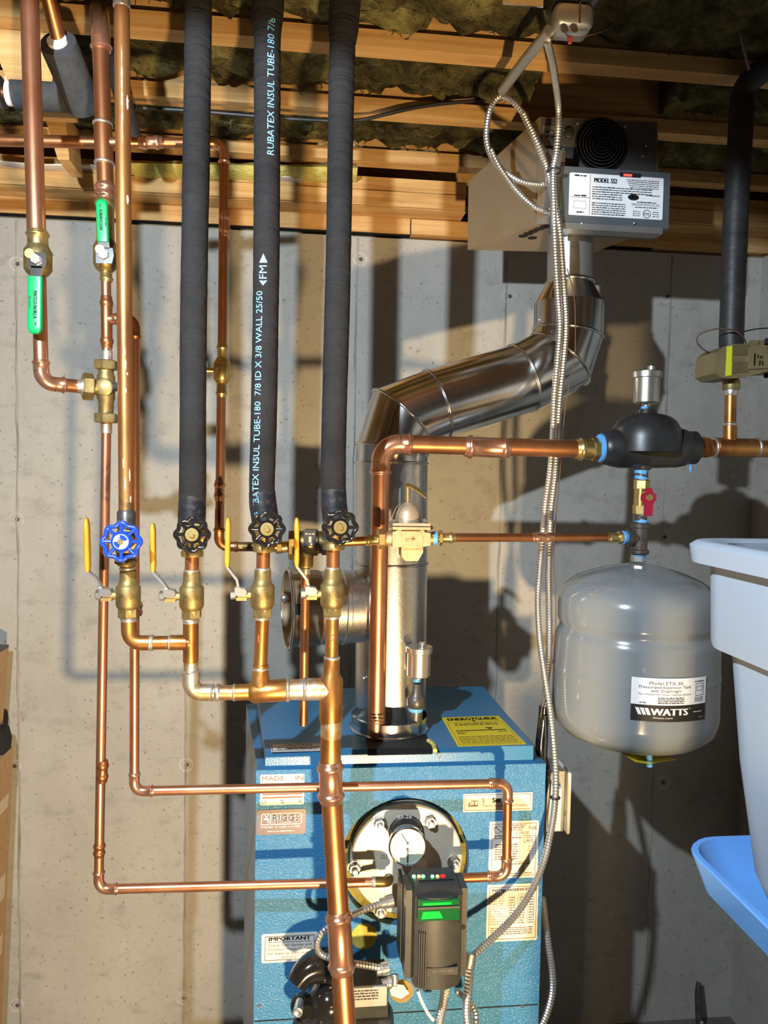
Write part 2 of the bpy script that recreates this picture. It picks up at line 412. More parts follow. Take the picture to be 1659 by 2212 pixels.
def frontlabel(parent, px0, py0, px1, py1, Y, material='paper', name='label', th=.0012, rad=.003, label=None):
    """thin rounded sticker on a plane y = Y facing the room; returns (object, Print, w, h) with u,v from lower left"""
    a = P(px0, (py0+py1)/2, Y); b = P(px1, (py0+py1)/2, Y); c = P((px0+px1)/2, py0, Y); d = P((px0+px1)/2, py1, Y)
    x0, x1, z0, z1 = a.x, b.x, d.z, c.z
    w_, h_ = x1-x0, z1-z0; cx, cz = (x0+x1)/2, (z0+z1)/2
    pts = [V(cx+x, Y, cz+z) for x, z in rrect(w_/2, h_/2, min(rad, w_/3, h_/3), 3)]
    o = part(name, MB().prism(pts, V(0, -th, 0)), material, parent, 0, label)
    return o, Print(lambda u, v: V(x0+u, Y-th-.0004, z0+v)), w_, h_

# ------------------------------------------------------------------ pipe parts
def press_sleeve(th, a, b, r, material='cup', name='coupling', beads=(0, 1), n=22, hexmark=True):
    L = (b-a).length; rs = r*1.10; e = min(.010, L*.22); pr = []
    if 0 in beads: pr += [(0, r*1.03), (.0015, rs), (e*.55, rs), (e*.75, rs*1.09), (e*1.0, rs*1.17), (e*1.3, rs*1.17), (e*1.55, rs*1.08), (e*1.8, rs)]
    else: pr += [(0, rs)]
    if 1 in beads: pr += [(L-e*1.8, rs), (L-e*1.55, rs*1.08), (L-e*1.3, rs*1.17), (L-e, rs*1.17), (L-e*.75, rs*1.09), (L-e*.55, rs), (L-.0015, rs), (L, r*1.03)]
    else: pr += [(L, rs)]
    pr = sorted(pr, key=lambda q: q[0])
    return part(name, MB().lathe(a, b-a, pr, n), material, th, 50)
def pipe(th, a, b, r, material='cu', name='pipe', n=22):
    return part(name, MB().lathe(a, b-a, [(0, r), ((b-a).length*.5, r), ((b-a).length, r)], n), material, th, 50)
def solder(th, p, d, r, material='tin', w=.004):
    d = d.normalized()
    return part('solder_joint', MB().lathe(p-d*w/2, d, [(0, r*1.0), (w*.25, r*1.10), (w*.7, r*1.12), (w, r*1.0)], 22), material, th, 60)
def elbow(th, a, c, b, r, Rb, style='press', material=None):
    """elbow at corner c between directions towards a and b"""
    da = (a-c).normalized(); db = (b-c).normalized(); ang = da.angle(db)
    t = Rb/math.tan(ang/2)
    p0 = c+da*t; p1 = c+db*t
    cen = c+(da+db).normalized()*(Rb/math.sin(ang/2))
    u = (p0-cen).normalized(); w_ = (p1-cen).normalized(); sw = u.angle(w_); ax = u.cross(w_).normalized()
    pts = [cen+(Matrix.Rotation(sw*i/10, 3, ax)@u)*Rb for i in range(11)]
    material = material or ('cup' if style == 'press' else 'cuo')
    rs = r*1.10
    if style == 'press':
        s = .024 if r > .015 else .018
        o = part('elbow', MB().tube(pts, rs, 22, cap=False), material, th, 60)
        press_sleeve(o, p0, p0+da*s, r, material, 'press_end', (1,)); press_sleeve(o, p1, p1+db*s, r, material, 'press_end', (1,))
        return p0+da*s*.5, p1+db*s*.5
    s = .016
    q = [p0+da*s]+pts+[p1+db*s]
    o = part('elbow', MB().tube(q, rs, 22), material, th, 60)
    solder(o, p0+da*s, da, r*1.06); solder(o, p1+db*s, db, r*1.06)
    return p0+da*s*.6, p1+db*s*.6
def ribbed(pts, r, pitch=.0056, n=10, depth=.80):
    q = resample(catmull(pts, .004), pitch/2)
    return MB().tube(q, [r if i % 2 else r*depth for i in range(len(q))], n)
def px_path(l):  # [(px,py,Y)...]
    return [P(*q) for q in l]

# ================================================================== SETTING
WY = 2.10
WT = CAM.z+.668
XR = 1.34
ZJ = CAM.z+.81
wall = struct('wall_back', MB().box(V((-3.8+XR)/2, WY+.1, WT/2), (XR+3.8, .2, WT)), 'concrete')
struct('wall_right', MB().box(V(XR+.1, -1.2, WT/2), (.2, 7.0, WT)), 'concrete')
struct('wall_left', MB().box(V(-3.9, -1.2, WT/2), (.2, 7.0, WT)), 'concrete')
struct('wall_front', MB().box(V(-1.2, -4.6, 1.35), (5.6, .2, 2.7)), 'concrete')
struct('floor', MB().box(V(-1.2, -1.2, -.05), (5.4, 7.0, .1)), 'concrete_floor')
ceil = struct('ceiling', MB().box(V(-1.2, -1.2, ZJ+.29), (5.6, 7.2, .02)), 'osb')
# form seams and tie plugs on the concrete
def seam(px, py0, py1, wd=.005):
    a = P(px, 1100, WY)
    mb = MB(); rg = random.Random(px); n = 40
    xs = [a.x+rg.uniform(-.0022, .0022) for i in range(n+1)]
    za, zb = .02, WT-.005
    rings = []
    for i in range(n+1):
        z = lerp(za, zb, i/n); w_ = wd*rg.uniform(.5, 1.25)
        rings.append([V(xs[i]-w_, WY+.001, z), V(xs[i]-w_*.3, WY-.0016, z), V(xs[i]+w_*.3, WY-.0016, z), V(xs[i]+w_, WY+.001, z)])
    part('form_seam', MB().loft(rings, cap=False), 'seam', wall, 0)
for px in (38, 403, 762, 1080, 1432): seam(px, 0, 0)
for px, py in ((36, 570), (36, 1122), (30, 1655), (36, 2172), (402, 1652), (396, 2156), (398, 1120), (930, 1140), (778, 560), (1440, 640), (1435, 1160), (1432, 1690), (1100, 640)):
    c = P(px, py, WY)
    o = part('tie_plug', MB().lathe(c+V(0, .001, 0), V(0, -1, 0), [(0, .021), (.0022, .020), (.0022, .016), (.0006, .015), (.0008, .006)], 22), 'tie', wall, 30)
    part('tie_hole', MB().lathe(c+V(.002, 0, 0), V(0, -1, 0), [(0, .006), (.0018, .0045), (.0012, .002)], 9), 'tiehole', o, 0)
# sill planks on the wall
def plank(px0, px1, y0, y1, Yf, depth, material='wood', z0=None, z1=None):
    z1 = P(905, y0, Yf).z if z1 is None else z1; z0 = P(905, y1, Yf).z if z0 is None else z0
    x0 = P(px0, 480, Yf).x if px0 is not None else -2.58; x1 = P(px1, 480, Yf).x if px1 is not None else XR+.1
    mb = MB().box(V((x0+x1)/2, Yf+depth/2, (z0+z1)/2), (x1-x0, depth, z1-z0))
    return part('sill_plank', mb, material, wall, 0)
zs = P(905, 511, 2.125).z
plank(None, 700, 0, 0, 2.118, .16, 'woodp', WT+.0005, zs)
plank(703, 1016, 0, 0, 2.122, .16, 'woodp', WT+.0005, zs-.001)
plank(1300, None, 0, 0, 2.118, .16, 'woodp', WT+.0005, zs)
zl0, zl1 = P(905, 508, 2.09).z, P(905, 475, 2.09).z
plank(None, 886, 0, 0, 2.085, .14, 'wood', zl0, zl1)
plank(889, 1018, 0, 0, 2.079, .14, 'wood', zl0-.001, zl1-.002)
plank(1290, None, 0, 0, 2.085, .14, 'wood', zl0, zl1)
zq = [zl1+.002]+[P(905, y, 2.01).z for y in (452, 450, 419, 416.5, 388)]
for i, (a, b, f) in enumerate(((zq[0], zq[1], 2.012), (zq[2], zq[3], 2.004), (zq[4], zq[5], 2.010))):
    plank(None, (1006, 1004, 1006)[i], 0, 0, f, .2, 'wood', a, b)
    plank(1330, None, 0, 0, f, .2, 'wood', a, b)
for a, b in ((zs, zl0), (zq[1], zq[2]), (zq[3], zq[4])):
    part('plank_gap', MB().box(V(-.6, 2.13, (a+b)/2), (3.2, .08, b-a-.0002)), 'dark', wall, 0)
ztop = [0, 0, 0, zq[5]]
part('rim_board', MB().box(V(-.63, WY+.16, (ztop[3]+ZJ+.28)/2), (4.2, .03, ZJ+.28-ztop[3])), 'osb', wall, 0)
# right-hand wall sill
for z0, z1, inx in ((WT+.001, WT+.04, .012), (WT+.041, WT+.08, .0), (WT+.081, WT+.14, -.03)):
    part('side_sill_plank', MB().box(V(XR+.06+inx, -.3, (z0+z1)/2), (.12, 4.6, z1-z0)), 'wood', ceil, 0)
# I-joists
JY = [1.94, 1.683, 1.432, 1.15, .86, .5, .1, -.3, -.7, -1.1, -1.5, -1.9, -2.3]
for i, y in enumerate(JY):
    mb = MB()
    x0, x1 = -2.55, XR+.05
    cx, L = (x0+x1)/2, x1-x0
    mb.box(V(cx, y+.02, ZJ+.0155), (L, .04, .031))
    mb.box(V(cx, y+.02, ZJ+.125), (L, .012, .19))
    mb.box(V(cx, y+.02, ZJ+.262), (L, .04, .034))
    part('joist', mb, 'wood', ceil, 0)
    pass
# blocking panel at the far left
bl = MB().hexahedron([P(-30, 60, 1.47), P(128, 48, 1.47), P(128, 48, 1.47)+V(0, .03, 0), P(-30, 60, 1.47)+V(0, .03, 0)][::-1] and
                     [P(15, 172, 1.475), P(112, 178, 1.475), P(112, 178, 1.475)+V(0, .16, 0), P(15, 172, 1.475)+V(0, .16, 0)],
                     [P(-30, 62, 1.475), P(128, 50, 1.475), P(128, 50, 1.475)+V(0, .16, 0), P(-30, 62, 1.475)+V(0, .16, 0)])
part('blocking_panel', bl, 'wood', ceil, 0)
part('blocking_panel', MB().hexahedron([P(125, 345, 1.76), P(150, 345, 1.76), P(150, 345, 1.76)+V(0, .1, 0), P(125, 345, 1.76)+V(0, .1, 0)],
                                 [P(92, 238, 1.76), P(140, 238, 1.76), P(140, 238, 1.76)+V(0, .1, 0), P(92, 238, 1.76)+V(0, .1, 0)]), 'wood', ceil, 0)

# insulation batts
def batt(y0, y1, x0, x1, drop, label, material='insul', seed=0, lift=0.0, fr=1.0):
    nx = int((x1-x0)/.014); ny = max(8, int((y1-y0)/.014)); mb = MB()
    vs = []; fs = []
    for j in range(ny+1):
        for i in range(nx+1):
            x = lerp(x0, x1, i/nx); y = lerp(y0, y1, j/ny); e = min(j, ny-j)/ny*2
            q = V(x*5+seed*3.1, y*7, seed)
            z = ZJ+lift+.028-drop*(noise.noise(q)*.5+.35)*(.35+.65*min(1, e*2.0))
            z += .022*noise.noise(V(x*19, y*22, seed+5))*fr+.011*noise.noise(V(x*58, y*58, seed+9))*fr+.006*noise.noise(V(x*120, y*120, seed+19))
            vs.append(V(x+.006*noise.noise(V(x*40, y*40, 3)), y, z))
    n0 = len(vs)
    for j in range(ny):
        for i in range(nx):
            a = j*(nx+1)+i; fs.append((a, a+nx+1, a+nx+2, a+1))
    vs2 = [V(q.x, q.y, ZJ+.22) for q in (vs[0], vs[nx], vs[-1], vs[-1-nx])]
    mb.add(vs+vs2, fs)
    k = n0
    mb.f += [(k, k+1, k+2, k+3)]
    rim = [list(range(0, nx+1)), [j*(nx+1)+nx for j in range(ny+1)], list(range((ny+1)*(nx+1)-1, ny*(nx+1)-1, -1)), [j*(nx+1) for j in range(ny, -1, -1)]]
    for r_, (a, b) in zip(rim, ((k, k+1), (k+1, k+2), (k+2, k+3), (k+3, k))):
        mb.f.append(tuple(r_)+(b, a))
    # loose tufts hanging from the underside
    rg = random.Random(seed)
    for t in range(int((x1-x0)*60)):
        i = rg.randrange(nx); j = rg.choice([0, 0, rg.randrange(ny), ny]); p = vs[j*(nx+1)+i]
        if abs(p.z-ZJ) > .09: continue
        pts = [p+V(0, 0, .004)]
        for s in range(4): pts.append(pts[-1]+V(rg.uniform(-.008, .008), rg.uniform(-.006, .006), -rg.uniform(.001, .008)))
        mb.tube(pts, [.0016, .0013, .001, .0007, .0004], 4)
    o = part('insulation_batt', mb, material, None, 70)
    tag(o, label, 'insulation', 'fiberglass batts between the joists'); return o
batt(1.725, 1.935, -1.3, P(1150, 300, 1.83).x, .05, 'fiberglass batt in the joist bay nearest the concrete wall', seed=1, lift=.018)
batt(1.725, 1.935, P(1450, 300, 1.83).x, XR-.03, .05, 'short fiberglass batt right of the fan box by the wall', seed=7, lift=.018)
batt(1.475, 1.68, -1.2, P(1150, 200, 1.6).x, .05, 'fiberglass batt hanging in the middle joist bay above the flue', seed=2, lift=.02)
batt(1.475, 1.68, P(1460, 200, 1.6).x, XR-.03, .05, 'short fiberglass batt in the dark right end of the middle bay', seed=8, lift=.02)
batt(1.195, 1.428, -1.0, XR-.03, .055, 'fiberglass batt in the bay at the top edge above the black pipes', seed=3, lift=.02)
yb = MB()
n = 46; rings = []
for i in range(n+1):
    px = lerp(290, 770, i/n); a = P(px, 362+px*.02, 1.985); hh = .012+.006*noise.noise(V(px*.03, 0, 0)); 
    rings.append([a+V(0, -.03+.004*noise.noise(V(px*.05, 2, 0)), -hh), a+V(0, -.045, 0), a+V(0, -.03, hh), a+V(0, .03, hh), a+V(0, .03, -hh)])
tag(part('insulation_strip', yb.loft(rings), 'insuly', None, 60), 'bright yellow strip of fiberglass lying on the top sill plank', 'insulation')
sl = MB().strip([P(x, 356+x*.055+3*math.sin(x*.02), 2.005) for x in range(-10, 660, 30)], V(0, 1, 0), .05, .004)
tag(part('foam_sealer', sl, 'wirew', None, 0), 'thin white foam sealer strip between the sill planks at left', 'sealer')

# ================================================================== BOILER
BY = 1.37
bo = thing('boiler', 'blue steel oil boiler with round coil plate below the copper headers', 'boiler', V(.19, 1.6, 0))
bl_, br_ = P(551, 1900, BY).x, P(1172, 1900, BY).x
bz = P(860, 1657, BY).z
byb = 1.79
# front jacket panel with round opening
hc = P(875, 1862, BY); hr = 141*mp(875, 1862, BY)
mb = MB(); n = 48; outer = []; inner = []
x0, x1, z0, z1 = bl_, br_, .10, bz
def sq(a):
    dx, dz = math.cos(a), math.sin(a); t = 1e9
    if dx > 1e-6: t = min(t, (x1-hc.x)/dx)
    if dx < -1e-6: t = min(t, (x0-hc.x)/dx)
    if dz > 1e-6: t = min(t, (z1-hc.z)/dz)
    if dz < -1e-6: t = min(t, (z0-hc.z)/dz)
    return (hc.x+dx*t, hc.z+dz*t)
angs = sorted([2*math.pi*i/n for i in range(n)]+[math.atan2(z-hc.z, x-hc.x) % (2*math.pi) for x in (x0, x1) for z in (z0, z1)])
N = len(angs)
ring = lambda y, f: [V(f(a)[0], y, f(a)[1]) for a in angs]
ci = lambda a: (hc.x+hr*math.cos(a), hc.z+hr*math.sin(a))
mb.loft([ring(BY, ci), ring(BY, sq), ring(BY+.03, sq), ring(BY+.03, ci)], closed=True)
front = part('front_panel', mb, 'blue', bo, 30)
# lower seam line of the front panel
part('panel_seam', MB().box(V((bl_+br_)/2, BY-.0004, P(1100, 2173, BY).z), (br_-bl_-.004, .001, .0022)), 'dark', front, 0)
for px in (1128, 560): 
    c = P(px, 2173, BY); part('screw', MB().lathe(c, V(0, -1, 0), [(0, .004), (.002, .003)], 10), 'steel', front, 30)
# body behind: bowed to the left at the back
xl2 = P(532, 1519, byb).x
body = MB().hexahedron([V(bl_, BY+.03, .08), V(br_, BY+.03, .08), V(br_+.005, byb, .08), V(xl2, byb, .08)],
                       [V(bl_, BY+.03, bz-.004), V(br_, BY+.03, bz-.004), V(br_+.005, byb, bz-.004), V(xl2, byb, bz-.004)])
part('jacket', body, 'bluelid', bo, 0)
part('base', MB().box(V(.5*(bl_+br_), 1.6, .04), (br_-bl_-.03, .36, .08)), 'blkpaint', bo, 0)
# lid
LZ = P(1000, 1614, BY+.012).z
lx0, lx1 = P(573, 1640, BY+.012).x, P(1152, 1625, BY+.012).x
lid = MB().hexahedron([V(lx0, BY+.012, bz), V(lx1, BY+.012, bz), V(lx1, byb, bz), V(P(552, 1519, byb).x, byb, bz)],
                      [V(lx0, BY+.012, LZ), V(lx1, BY+.012, LZ), V(lx1, byb, LZ), V(P(556, 1519, byb).x, byb, LZ)])
lido = part('lid', lid, 'bluelid', bo, 0)
# dark cut-out for the two risers
c0, c1 = PZ(792, 1607, LZ), PZ(930, 1607, LZ)
part('riser_opening', MB().box(V((c0.x+c1.x)/2, BY+.012+.035, LZ-.0055), (c1.x-c0.x, .072, .0135)), 'dark', lido, 0)
part('opening_insulation', MB().tube(catmull([PZ(925, 1600, LZ+.003), PZ(936, 1608, LZ+.003), PZ(940, 1622, LZ+.003)], .01), .0045, 8), 'insuly', lido, 60)
# stickers on the lid (lie on the top)
def toplabel(parent, pts, material, name):
    q = [PZ(x, y, LZ+.001) for x, y in pts]  # tl, tr, br, bl
    o = part(name, MB().prism(q, V(0, 0, -.0008)), material, parent, 0)
    tl, tr, br, bl = q; W_ = ((tr-tl).length+(br-bl).length)/2; H_ = ((tl-bl).length+(tr-br).length)/2
    fn = lambda u, v: bl.lerp(br, u/W_).lerp(tl.lerp(tr, u/W_), v/H_)+V(0, 0, .0005)
    return o, Print(fn), W_, H_
o, pr, W_, H_ = toplabel(lido, [(954, 1550), (1077, 1546), (1137, 1607), (989, 1612)], 'yellow', 'energy_label')
pr.txt('ENERGYGUIDE', W_*.5, H_*.86, H_*.10, align='C', width=W_*.84, bold=.0009)
pr.quad([(W_*.5, H_*.80), (W_*.54, H_*.845), (W_*.46, H_*.845)])
pr.scribble(W_*.14, W_*.86, H_*.73, H_*.03); pr.scribble(W_*.14, W_*.86, H_*.68, H_*.03)
pr.bar(W_*.1, H_*.48, W_*.9, H_*.505); pr.quad([(W_*.66, H_*.52), (W_*.73, H_*.58), (W_*.59, H_*.58)])
pr.scribble(W_*.1, W_*.26, H_*.42, H_*.025); pr.scribble(W_*.1, W_*.22, H_*.38, H_*.025); pr.scribble(W_*.76, W_*.9, H_*.42, H_*.025)
for k in range(5): pr.scribble(W_*.08, W_*.92, H_*(.28-.05*k), H_*.02)
pr.frame(W_*.04, H_*.04, W_*.96, H_*.80, .0008, 'inkbrown'); pr.done(o)
o, pr, W_, H_ = toplabel(lido, [(583, 1606), (694, 1604), (694, 1621), (586, 1624)], 'paper', 'caution_label')
pr.frame(W_*.02, H_*.06, W_*1.0, H_*.94, .0012); pr.txt('CAUTION', W_*.54, H_*.6, H_*.26, align='C', width=W_*.56)
pr.scribble(W_*.12, W_*.95, H_*.4, H_*.1); pr.scribble(W_*.12, W_*.9, H_*.2, H_*.1); pr.done(o)
o, pr, W_, H_ = toplabel(lido, [(826, 1576), (872, 1575), (874, 1592), (822, 1593)], 'paper', 'small_label')
for k in range(4): pr.scribble(W_*.05, W_*.95, H_*(.15+.2*k), H_*.09)
pr.done(o)
# stickers on the front
def flabel(*a, **k): return frontlabel(front, *a, **k)
o, pr, W_, H_ = flabel(562, 1672, 657, 1738, BY, 'inkpinkbg' if 'inkpinkbg' in MT else 'paper', name='origin_label')
pr.txt('MADE', W_*.04, H_*.80, H_*.15, 'inkbrown', width=W_*.5); pr.txt('IN', W_*.80, H_*.80, H_*.15, 'inkbrown', width=W_*.18)
for k in range(5):
    pr.bar(W_*(.36 if k < 2 else .05), H_*(.66-.11*k), W_*.96, H_*(.71-.11*k), 'inkred')
pr.bar(W_*.05, H_*.52, W_*.34, H_*.74, 'inkpink')
for t, x in (('U', .03), ('S', .46), ('A', .86)): pr.txt(t, W_*x, H_*.05, H_*.12, 'inkbrown', width=W_*.1)
pr.done(o)
o, pr, W_, H_ = flabel(554, 1748, 660, 1802, BY, 'foil', name='service_label')
sk = .10
def skq(u, v): return (W_*(u+sk*(v-.5)*.5), H_*v)
def skbar(u0, v0, u1, v1): pr.quad([skq(u0, v0), skq(u1, v0), skq(u1, v1), skq(u0, v1)], 'white')
skbar(.10, .40, .92, .43); skbar(.10, .83, .92, .86); skbar(.09, .40, .105, .86); skbar(.905, .40, .92, .86); skbar(.27, .40, .285, .86)
pr.txt('RIGGS', W_*.325, H_*.55, H_*.24, 'white', width=W_*.54, shear=.05, bold=.0009)
pr.txt('MECHANICAL', W_*.31, H_*.46, H_*.065, 'white', width=W_*.54, bold=.0004)
pr.txt('PLUMBING HEATING COOLING', W_*.09, H_*.27, H_*.09, 'white', width=W_*.82, bold=.0003)
pr.quad([skq(.14, .60), skq(.24, .60), skq(.24, .66), skq(.14, .66)], 'white'); pr.quad([skq(.18, .66), skq(.205, .66), skq(.205, .80), skq(.18, .80)], 'white'); pr.quad([skq(.15, .77), skq(.235, .77), skq(.235, .80), skq(.15, .80)], 'white'); pr.quad([skq(.225, .49), skq(.245, .49), skq(.245, .6), skq(.225, .6)], 'white')
pr.scribble(W_*.22, W_*.78, H_*.12, H_*.06, 'inkpink'); pr.done(o)
o, pr, W_, H_ = flabel(565, 2015, 686, 2077, BY, 'paper', name='notice_label')
pr.frame(W_*.06, H_*.08, W_*.94, H_*.92, .001); pr.txt('IMPORTANT', W_*.5, H_*.76, H_*.13, align='C', width=W_*.74, bold=.0005); pr.bar(W_*.12, H_*.70, W_*.88, H_*.715)
for t, y in (('Check Coil Gasket and', .56), ('Circulator Flange Gaskets', .42), ('for leaks at least semi-', .28), ('annually!', .14)):
    pr.txt(t, W_*.5, H_*y, H_*.085, 'inkbrown', align='C', width=W_*(.78 if len(t) > 12 else .28))
pr.done(o)
o, pr, W_, H_ = flabel(1000, 1712, 1149, 1751, BY, 'paper', name='name_plate', th=.003, rad=.001)
pr.frame(W_*.02, H_*.08, W_*.975, H_*.94, .0008, 'inkbrown')
pr.txt('S', W_*.27, H_*.5, H_*.26, 'inkbrown'); pr.txt('Series', W_*.42, H_*.5, H_*.26, bold=.0006, width=W_*.22)
pr.txt('Thermo Dynamics Boiler Company', W_*.27, H_*.26, H_*.13, 'inkbrown', width=W_*.66)
pr.quad([(W_*.07, H_*.3), (W_*.21, H_*.3), (W_*.21, H_*.36), (W_*.07, H_*.36)], 'inkbrown'); pr.frame(W_*.12, H_*.36, W_*.16, H_*.62, .001, 'inkbrown'); pr.frame(W_*.16, H_*.36, W_*.205, H_*.62, .001, 'inkbrown'); pr.quad([(W_*.07, H_*.38), (W_*.105, H_*.38), (W_*.09, H_*.6)], 'inkbrown'); pr.done(o)
o, pr, W_, H_ = flabel(1056, 1773, 1162, 1896, BY, 'paper', name='rating_label')
pr.frame(W_*.05, H_*.04, W_*.95, H_*.96, .0009, 'inkbrown')
pr.disc(W_*.18, H_*.86, W_*.09, H_*.07, 'inkbrown', 8, .9); pr.quad([(W_*.12, H_*.90), (W_*.13, H_*.91), (W_*.24, H_*.825), (W_*.23, H_*.815)], 'inkbrown')
pr.txt('NB', W_*.80, H_*.84, H_*.07, 'inkbrown'); pr.scribble(W_*.36, W_*.74, H_*.92, H_*.02); pr.scribble(W_*.36, W_*.72, H_*.885, H_*.02)
pr.txt('SERIES', W_*.40, H_*.83, H_*.045, 'inkbrown', width=W_*.26); pr.txt('S-100 EE', W_*.54, H_*.77, H_*.045, 'inkbrown', width=W_*.26)
pr.scribble(W_*.10, W_*.30, H_*.74, H_*.022); pr.scribble(W_*.10, W_*.30, H_*.70, H_*.022); pr.scribble(W_*.46, W_*.66, H_*.70, H_*.022)
pr.frame(W_*.70, H_*.62, W_*.93, H_*.745, .0008, 'inkbrown'); pr.txt('140975', W_*.74, H_*.69, H_*.03, width=W_*.16); pr.scribble(W_*.75, W_*.89, H_*.65, H_*.022)
for k, (a, b) in enumerate((('Firing Rate', '1.00'), ('Input', '140.000'), ('DOE', '120.000'), ('Net', '104.000'), ('AFUE', '86.6'), ('Vol.', '117'), ('Max.', '30'))):
    pr.scribble(W_*.12, W_*.58, H_*(.585-.042*k), H_*.022); pr.txt(b, W_*.92, H_*(.585-.042*k), H_*.026, 'inkbrown', align='R')
pr.txt('CLEARANCES', W_*.56, H_*.265, H_*.032, 'inkbrown', width=W_*.3); pr.scribble(W_*.3, W_*.86, H_*.24, H_*.02)
for k in range(4): pr.scribble(W_*.66, W_*.74, H_*(.20-.03*k), H_*.018)
pr.scribble(W_*.4, W_*.9, H_*.075, H_*.018); pr.done(o)
o, pr, W_, H_ = flabel(1051, 1909, 1161, 2032, BY, 'paper', name='installer_label')
pr.frame(W_*.04, H_*.04, W_*.97, H_*.955, .0009, 'inkbrown'); pr.txt('INSTALLER/SERVICEMAN', W_*.10, H_*.88, H_*.045, 'inkbrown', width=W_*.86, bold=.0003)
for k, t in enumerate(('Model Number', 'Burner Type', 'Burner Model', 'Nozzle Type', 'Pump Pressure', 'Head/Pin Position', 'Air Band', 'Air Shutter', 'Draft Over Fire', 'Draft In Stack', 'CO2 Reading', 'Smoke Reading')):
    pr.txt(t, W_*.055, H_*(.79-.0445*k), H_*.026, 'inkbrown', width=W_*min(.34, .024*len(t)))
for k in range(13): pr.bar(W_*.41, H_*(.835-.0445*k), W_*.97, H_*(.837-.0445*k), 'inkbrown')
for x in (.41, .60, .79): pr.bar(W_*x, H_*.30, W_*(x+.006), H_*.80, 'inkbrown')
pr.txt('S-100 EE', W_*.69, H_*.798, H_*.03, 'inkbrown', align='C')
for k in range(1, 12):
    for x in (.44, .63, .82): pr.scribble(W_*x, W_*(x+.11), H_*(.803-.0445*k), H_*.02)
for k in range(4): pr.scribble(W_*.08, W_*.9, H_*(.23-.035*k), H_*.018)
pr.done(o)
# yellow knock-out window
c = P(786, 2022, BY); part('sight_knockout', MB().lathe(c+V(0, .002, 0), V(0, -1, 0), [(0, .026), (.004, .0245), (.004, .02), (.0025, .0)], 28), 'mustard', front, 30)
# round insulation ring, coil plate, hex nuts
part('ring_insulation', MB().lathe(hc+V(0, .031, 0), V(0, -1, 0), [(0, hr*.99), (.012, hr*.985), (.014, hr*.6), (0, hr*.6)], 48, False), 'shadefib', bo, 40)
pc = P(879, 1857, BY-.012); prr = 121*mp(879, 1857, BY)
plate = part('coil_plate', MB().lathe(pc+V(0, .04, 0), V(0, -1, 0), [(0, prr), (.038, prr), (.041, prr-.003)], 56), 'plate', bo, 35)
fl = part('plate_flange', MB().lathe(pc+V(0, .045, 0), V(0, -1, 0), [(0, prr*1.03), (.022, prr*1.03), (.024, prr*1.01)], 56), 'iron', plate, 35)
for px, py in ((820, 1778), (929, 1773), (766, 1874), (981, 1862), (822, 1966), (935, 1962)):
    c = P(px, py, BY-.014)
    nu = part('hex_nut', MB().hexa(c, c+V(0, -.011, 0), .0115, R(12)), 'steel', plate, 20)
    part('stud', MB().cyl(c+V(0, -.009, 0), c+V(0, -.019, 0), .0062, 12, .0015), 'zinc', nu, 30)
    part('washer', MB().cyl(c+V(0, .0012, 0), c+V(0, -.0015, 0), .0135, 20), 'steel', nu, 30)
pr = Print(lambda u, v: V(u, pc.y-.0015, v))
a = P(822, 1856, BY-.014); pr.txt('OU', a.x, a.z, .009, 'inkbrown', width=.012); pr.done(plate, 'stamped_letters')

# gauge
gc = P(880, 1826, 1.29)
ga = thing('boiler_gauge', 'round chrome-rimmed temperature and pressure gauge with black needles', 'gauge', gc+V(0, .04, -.035))
gn = V(-.05, -1, .10).normalized(); gr = 41*mp(880, 1826, 1.29)
part('gauge_stem', MB().cyl(gc, P(890, 1838, BY-.01), .012, 18), 'blkpaint', ga)
part('back_dish', MB().lathe(P(877, 1798, 1.352), V(0, -1, 0), [(0, .033), (.0, .032), (.006, .031), (.008, .03)], 32), 'iron', ga)
a = P(858, 1770, 1.34); pr = Print(lambda u, v: V(a.x+u, 1.3425, a.z+v)); pr.txt('03-26', 0, 0, .0068, 'paperw', width=.028); pr.done(ga, 'stamped_date')
case = part('case', MB().lathe(gc-gn*.02, gn, [(0, gr*.86), (.004, gr*.93), (.022, gr*.95)], 40), 'steel', ga)
part('bezel', MB().lathe(gc-gn*.001, gn, [(0, gr*.97), (.003, gr*1.02), (.007, gr), (.009, gr*.93), (.006, gr*.89), (.004, gr*.88)], 44, False), 'chrome', ga)
dial = part('dial', MB().lathe(gc+gn*.002, gn, [(0, gr*.9), (.003, gr*.9)], 40), 'glass', ga)
gu = gn.cross(V(0, 0, 1)).normalized()*-1; gv = gu.cross(gn)*-1
if gu.x < 0: gu = -gu
if gv.z < 0: gv = -gv
pr = Print(lambda u, v: gc+gn*.0056+gu*u+gv*v)
for k in range(22):
    a = R(215-k*11.9); 
    r0 = gr*(.66 if k % 3 else .58); c_, s_ = math.cos(a), math.sin(a); t = .0003
    pr.quad([(c_*r0-s_*t, s_*r0+c_*t), (c_*gr*.74-s_*t, s_*gr*.74+c_*t), (c_*gr*.74+s_*t, s_*gr*.74-c_*t), (c_*r0+s_*t, s_*r0-c_*t)], 'inkbrown')
for k in range(8):
    a = R(150-k*17)
    c_, s_ = math.cos(a), math.sin(a); o2 = gr*.15
    pr.bar(c_*gr*.45-.0005, o2+s_*gr*.45-.0003, c_*gr*.45+.0005, o2+s_*gr*.45+.0003, 'inkbrown')
pr.done(dial, 'dial_marks')
nd = MB(); q0 = gc+gn*.0065+gv*gr*.16; q1 = q0-gu*gr*.32+gv*gr*.50
nd.strip([q0, q1], (q1-q0).normalized().cross(gn), .0016, .0008); nd.lathe(q0, gn, [(0, .0022), (.001, .002)], 14)
part('needle', nd, 'ink', ga, 0)
nd = MB(); q0 = gc+gn*.0065-gv*gr*.16; q1 = q0-gv*gr*.66
